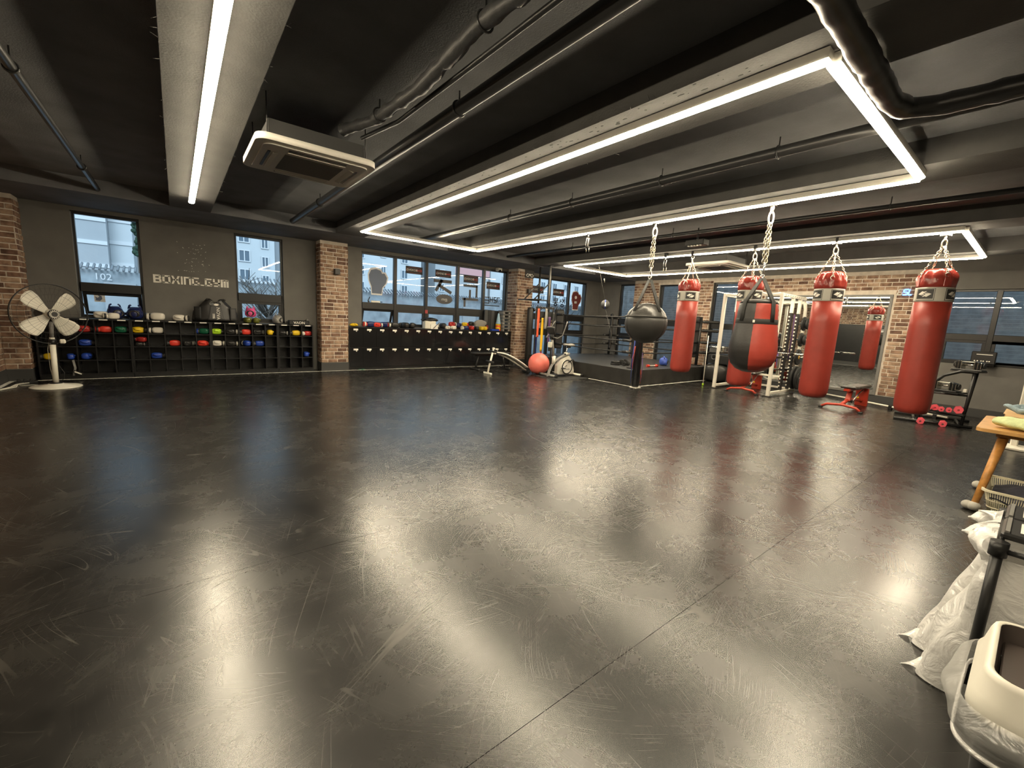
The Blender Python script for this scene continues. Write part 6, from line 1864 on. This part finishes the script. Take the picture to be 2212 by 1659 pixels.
def bin_bag(label, x0, x1, bot, seed, dark):
    rr = random.Random(seed); ph = [rr.uniform(0, 6) for _ in range(8)]
    b = thing('rubbish_bag', label, 'rubbish bag', ((x0 + x1) / 2, 0, 0), 0, 'milky bags in the recycling stand')
    cx = (x0 + x1) / 2; hw = (x1 - x0) / 2
    def fn(u, v):
        # v 0 at floor .. 1 at frame; u around
        k = rrect(2, 2, .35, 6); px, py = perim(k, u)
        e = (1 - v)
        top = Vector((px * hw * .92, -.23 + py * .225, SZ - .02))
        yb0, yb1 = -.40, bot
        low = Vector((px * (hw * 1.22) - .012, (yb0 + yb1) / 2 + py * (yb1 - yb0) / 2, .006))
        p = top * v + low * e
        s_ = math.sin(PI * v)
        nrm = Vector((px, py, 0)).normalized()
        p += nrm * (.012 * math.sin(u * 40 + ph[0] + v * 3) * s_ + .016 * math.sin(u * 17 + v * 7 + ph[1]) * s_ + .01 * math.sin(v * 13 + u * 9 + ph[2]) * s_)
        p.z = max(.004, p.z + .010 * math.sin(u * 23 + ph[3]) * s_ * e)
        return p
    MB().grid(fn, 72, 26, True).build('bag_film', 'milky_bag', b)
    # bag floor with loose corner ears
    def base(u, v):
        p = fn(u, 0); c = Vector((0, (-.40 + bot) / 2, .004)); return c + (p - c) * v
    MB().grid(base, 48, 4, True).build('bag_bottom', 'milky_bag', b)
    def ear(u, v):
        return Vector((-hw + .02 + .05 * v, bot - .02 + .10 * u * (1 - .5 * v), .006 + .05 * v * (1 - u) + .012 * math.sin(u * 5)))
    MB().grid(ear, 8, 5).build('corner_ear', 'milky_bag', b)
    # contents
    for k in range(7):
        sellip(MB(), (rr.uniform(-hw * .6, hw * .6), rr.uniform(-.25, bot - .07), rr.uniform(.07, .14)), (.055, .05, .06), .8, 12, 8, (rr.uniform(0, 3), rr.uniform(0, 3), 0)).build('contents', rr.choice(dark), b)
    # film folded over the frame edge
    def collar(u, v):
        x = (u - .5) * 2 * hw * 1.08
        o = .016 + .045 * math.sin(v * PI * .8) * (1 + .6 * math.sin(u * 11 + ph[4])) + .014 * math.sin(u * 27 + ph[5] + v * 4) * v
        z = SZ + .004 + .018 * math.sin(v * PI) - .085 * v * (1 + .45 * math.sin(u * 8 + ph[6]))
        return Vector((x + .016 * math.sin(v * 9 + ph[7]), o - .004, z))
    MB().grid(collar, 40, 12).build('folded_rim', 'milky_bag', b)
    def knot(u, v):
        a = 2 * PI * u; r = .035 * math.sin(PI * min(.97, v + .04)) * (1 + .3 * math.sin(3 * a + v * 6))
        return Vector((hw * .3 + r * math.cos(a), .03 + .085 * v, SZ - .02 - .03 * v + r * .8 * math.sin(a)))
    MB().grid(knot, 16, 12, True).build('tied_end', 'milky_bag', b)
    return b
bin_bag('near milky rubbish bag hanging in the recycling stand', 2.56, 2.80, .15, 3, ['dark_grey', 'black_plastic', 'mid_grey'])
bin_bag('far milky rubbish bag with something red inside', 2.81, 3.05, .20, 8, ['red_glove', 'dark_grey', 'dark_red_glove'])
t = thing('tape_wrap', 'clump of clear tape around the foot of the recycling stand', 'tape', (2.54, 0.0, 0))
def wrap(u, v):
    a = 2 * PI * u; r = .034 + .012 * math.sin(5 * a + v * 9) * math.sin(PI * v) + .014 * math.sin(PI * v)
    return Vector((r * math.cos(a), r * math.sin(a), .003 + .09 * v))
MB().grid(wrap, 30, 12, True).build('clear_tape', 'clear_bag', t)

# swing-lid waste bin with a clear liner
t = thing('waste_bin', 'black waste bin with a white open-topped lid in the near right corner', 'waste bin', (1.93, -.20, 0))
def loft(secs, nseg=5):
    mb = MB(); rings = []
    for (w_, d_, r_, z) in secs:
        rings.append([(x, y, z) for x, y in rrect(w_, d_, r_, nseg)])
    n = len(rings[0]); vs = [p for r in rings for p in r]
    mb.add(vs, [(i * n + k, i * n + (k + 1) % n, (i + 1) * n + (k + 1) % n, (i + 1) * n + k) for i in range(len(rings) - 1) for k in range(n)], True)
    return mb
b_ = loft([(.36, .26, .06, .0), (.38, .28, .06, .02), (.42, .34, .06, .46)]).build('bin_body', 'black_plastic', t)
loft([(.45, .375, .07, .455), (.465, .39, .075, .47), (.465, .39, .075, .50), (.445, .37, .07, .52), (.425, .35, .065, .575), (.415, .34, .06, .588), (.40, .325, .055, .592), (.385, .31, .05, .588)]).build('lid', 'white_plastic', t)
loft([(.386, .311, .05, .589), (.375, .30, .05, .56), (.36, .285, .05, .53)]).build('lid_opening', 'lid_brown', t)
MB().box((-.01, 0, .548), (.36, .285, .012), (0, .10, 0), .004).build('swing_flap', 'lid_brown', t)
rr = random.Random(12)
def liner(u, v):
    px, py = perim(rrect(.47, .395, .08, 6), u)
    n_ = Vector((px, py, 0)).normalized()
    drop = .10 - .10 * px
    z = .485 - drop * v
    o = .010 + .035 * math.sin(PI * min(1, v * 1.2)) + .004 * math.sin(u * 50 + v * 8) * math.sin(PI * v) + .008 * math.sin(u * 31 + 2) * math.sin(PI * v)
    return Vector((px, py, z)) + n_ * o
MB().grid(liner, 140, 16, True).build('bag_liner', 'clear_bag', t)
def hem(u, v):
    p = liner(u, 1.0); px, py = perim(rrect(.47, .395, .08, 6), u); n_ = Vector((px, py, 0)).normalized()
    a = 2 * PI * v; return p + n_ * (.005 * math.cos(a)) + Vector((0, 0, .009 * math.sin(a)))
MB().grid(lambda u, v: hem(u, v), 140, 7, True).build('liner_hem', 'milky_bag', t)
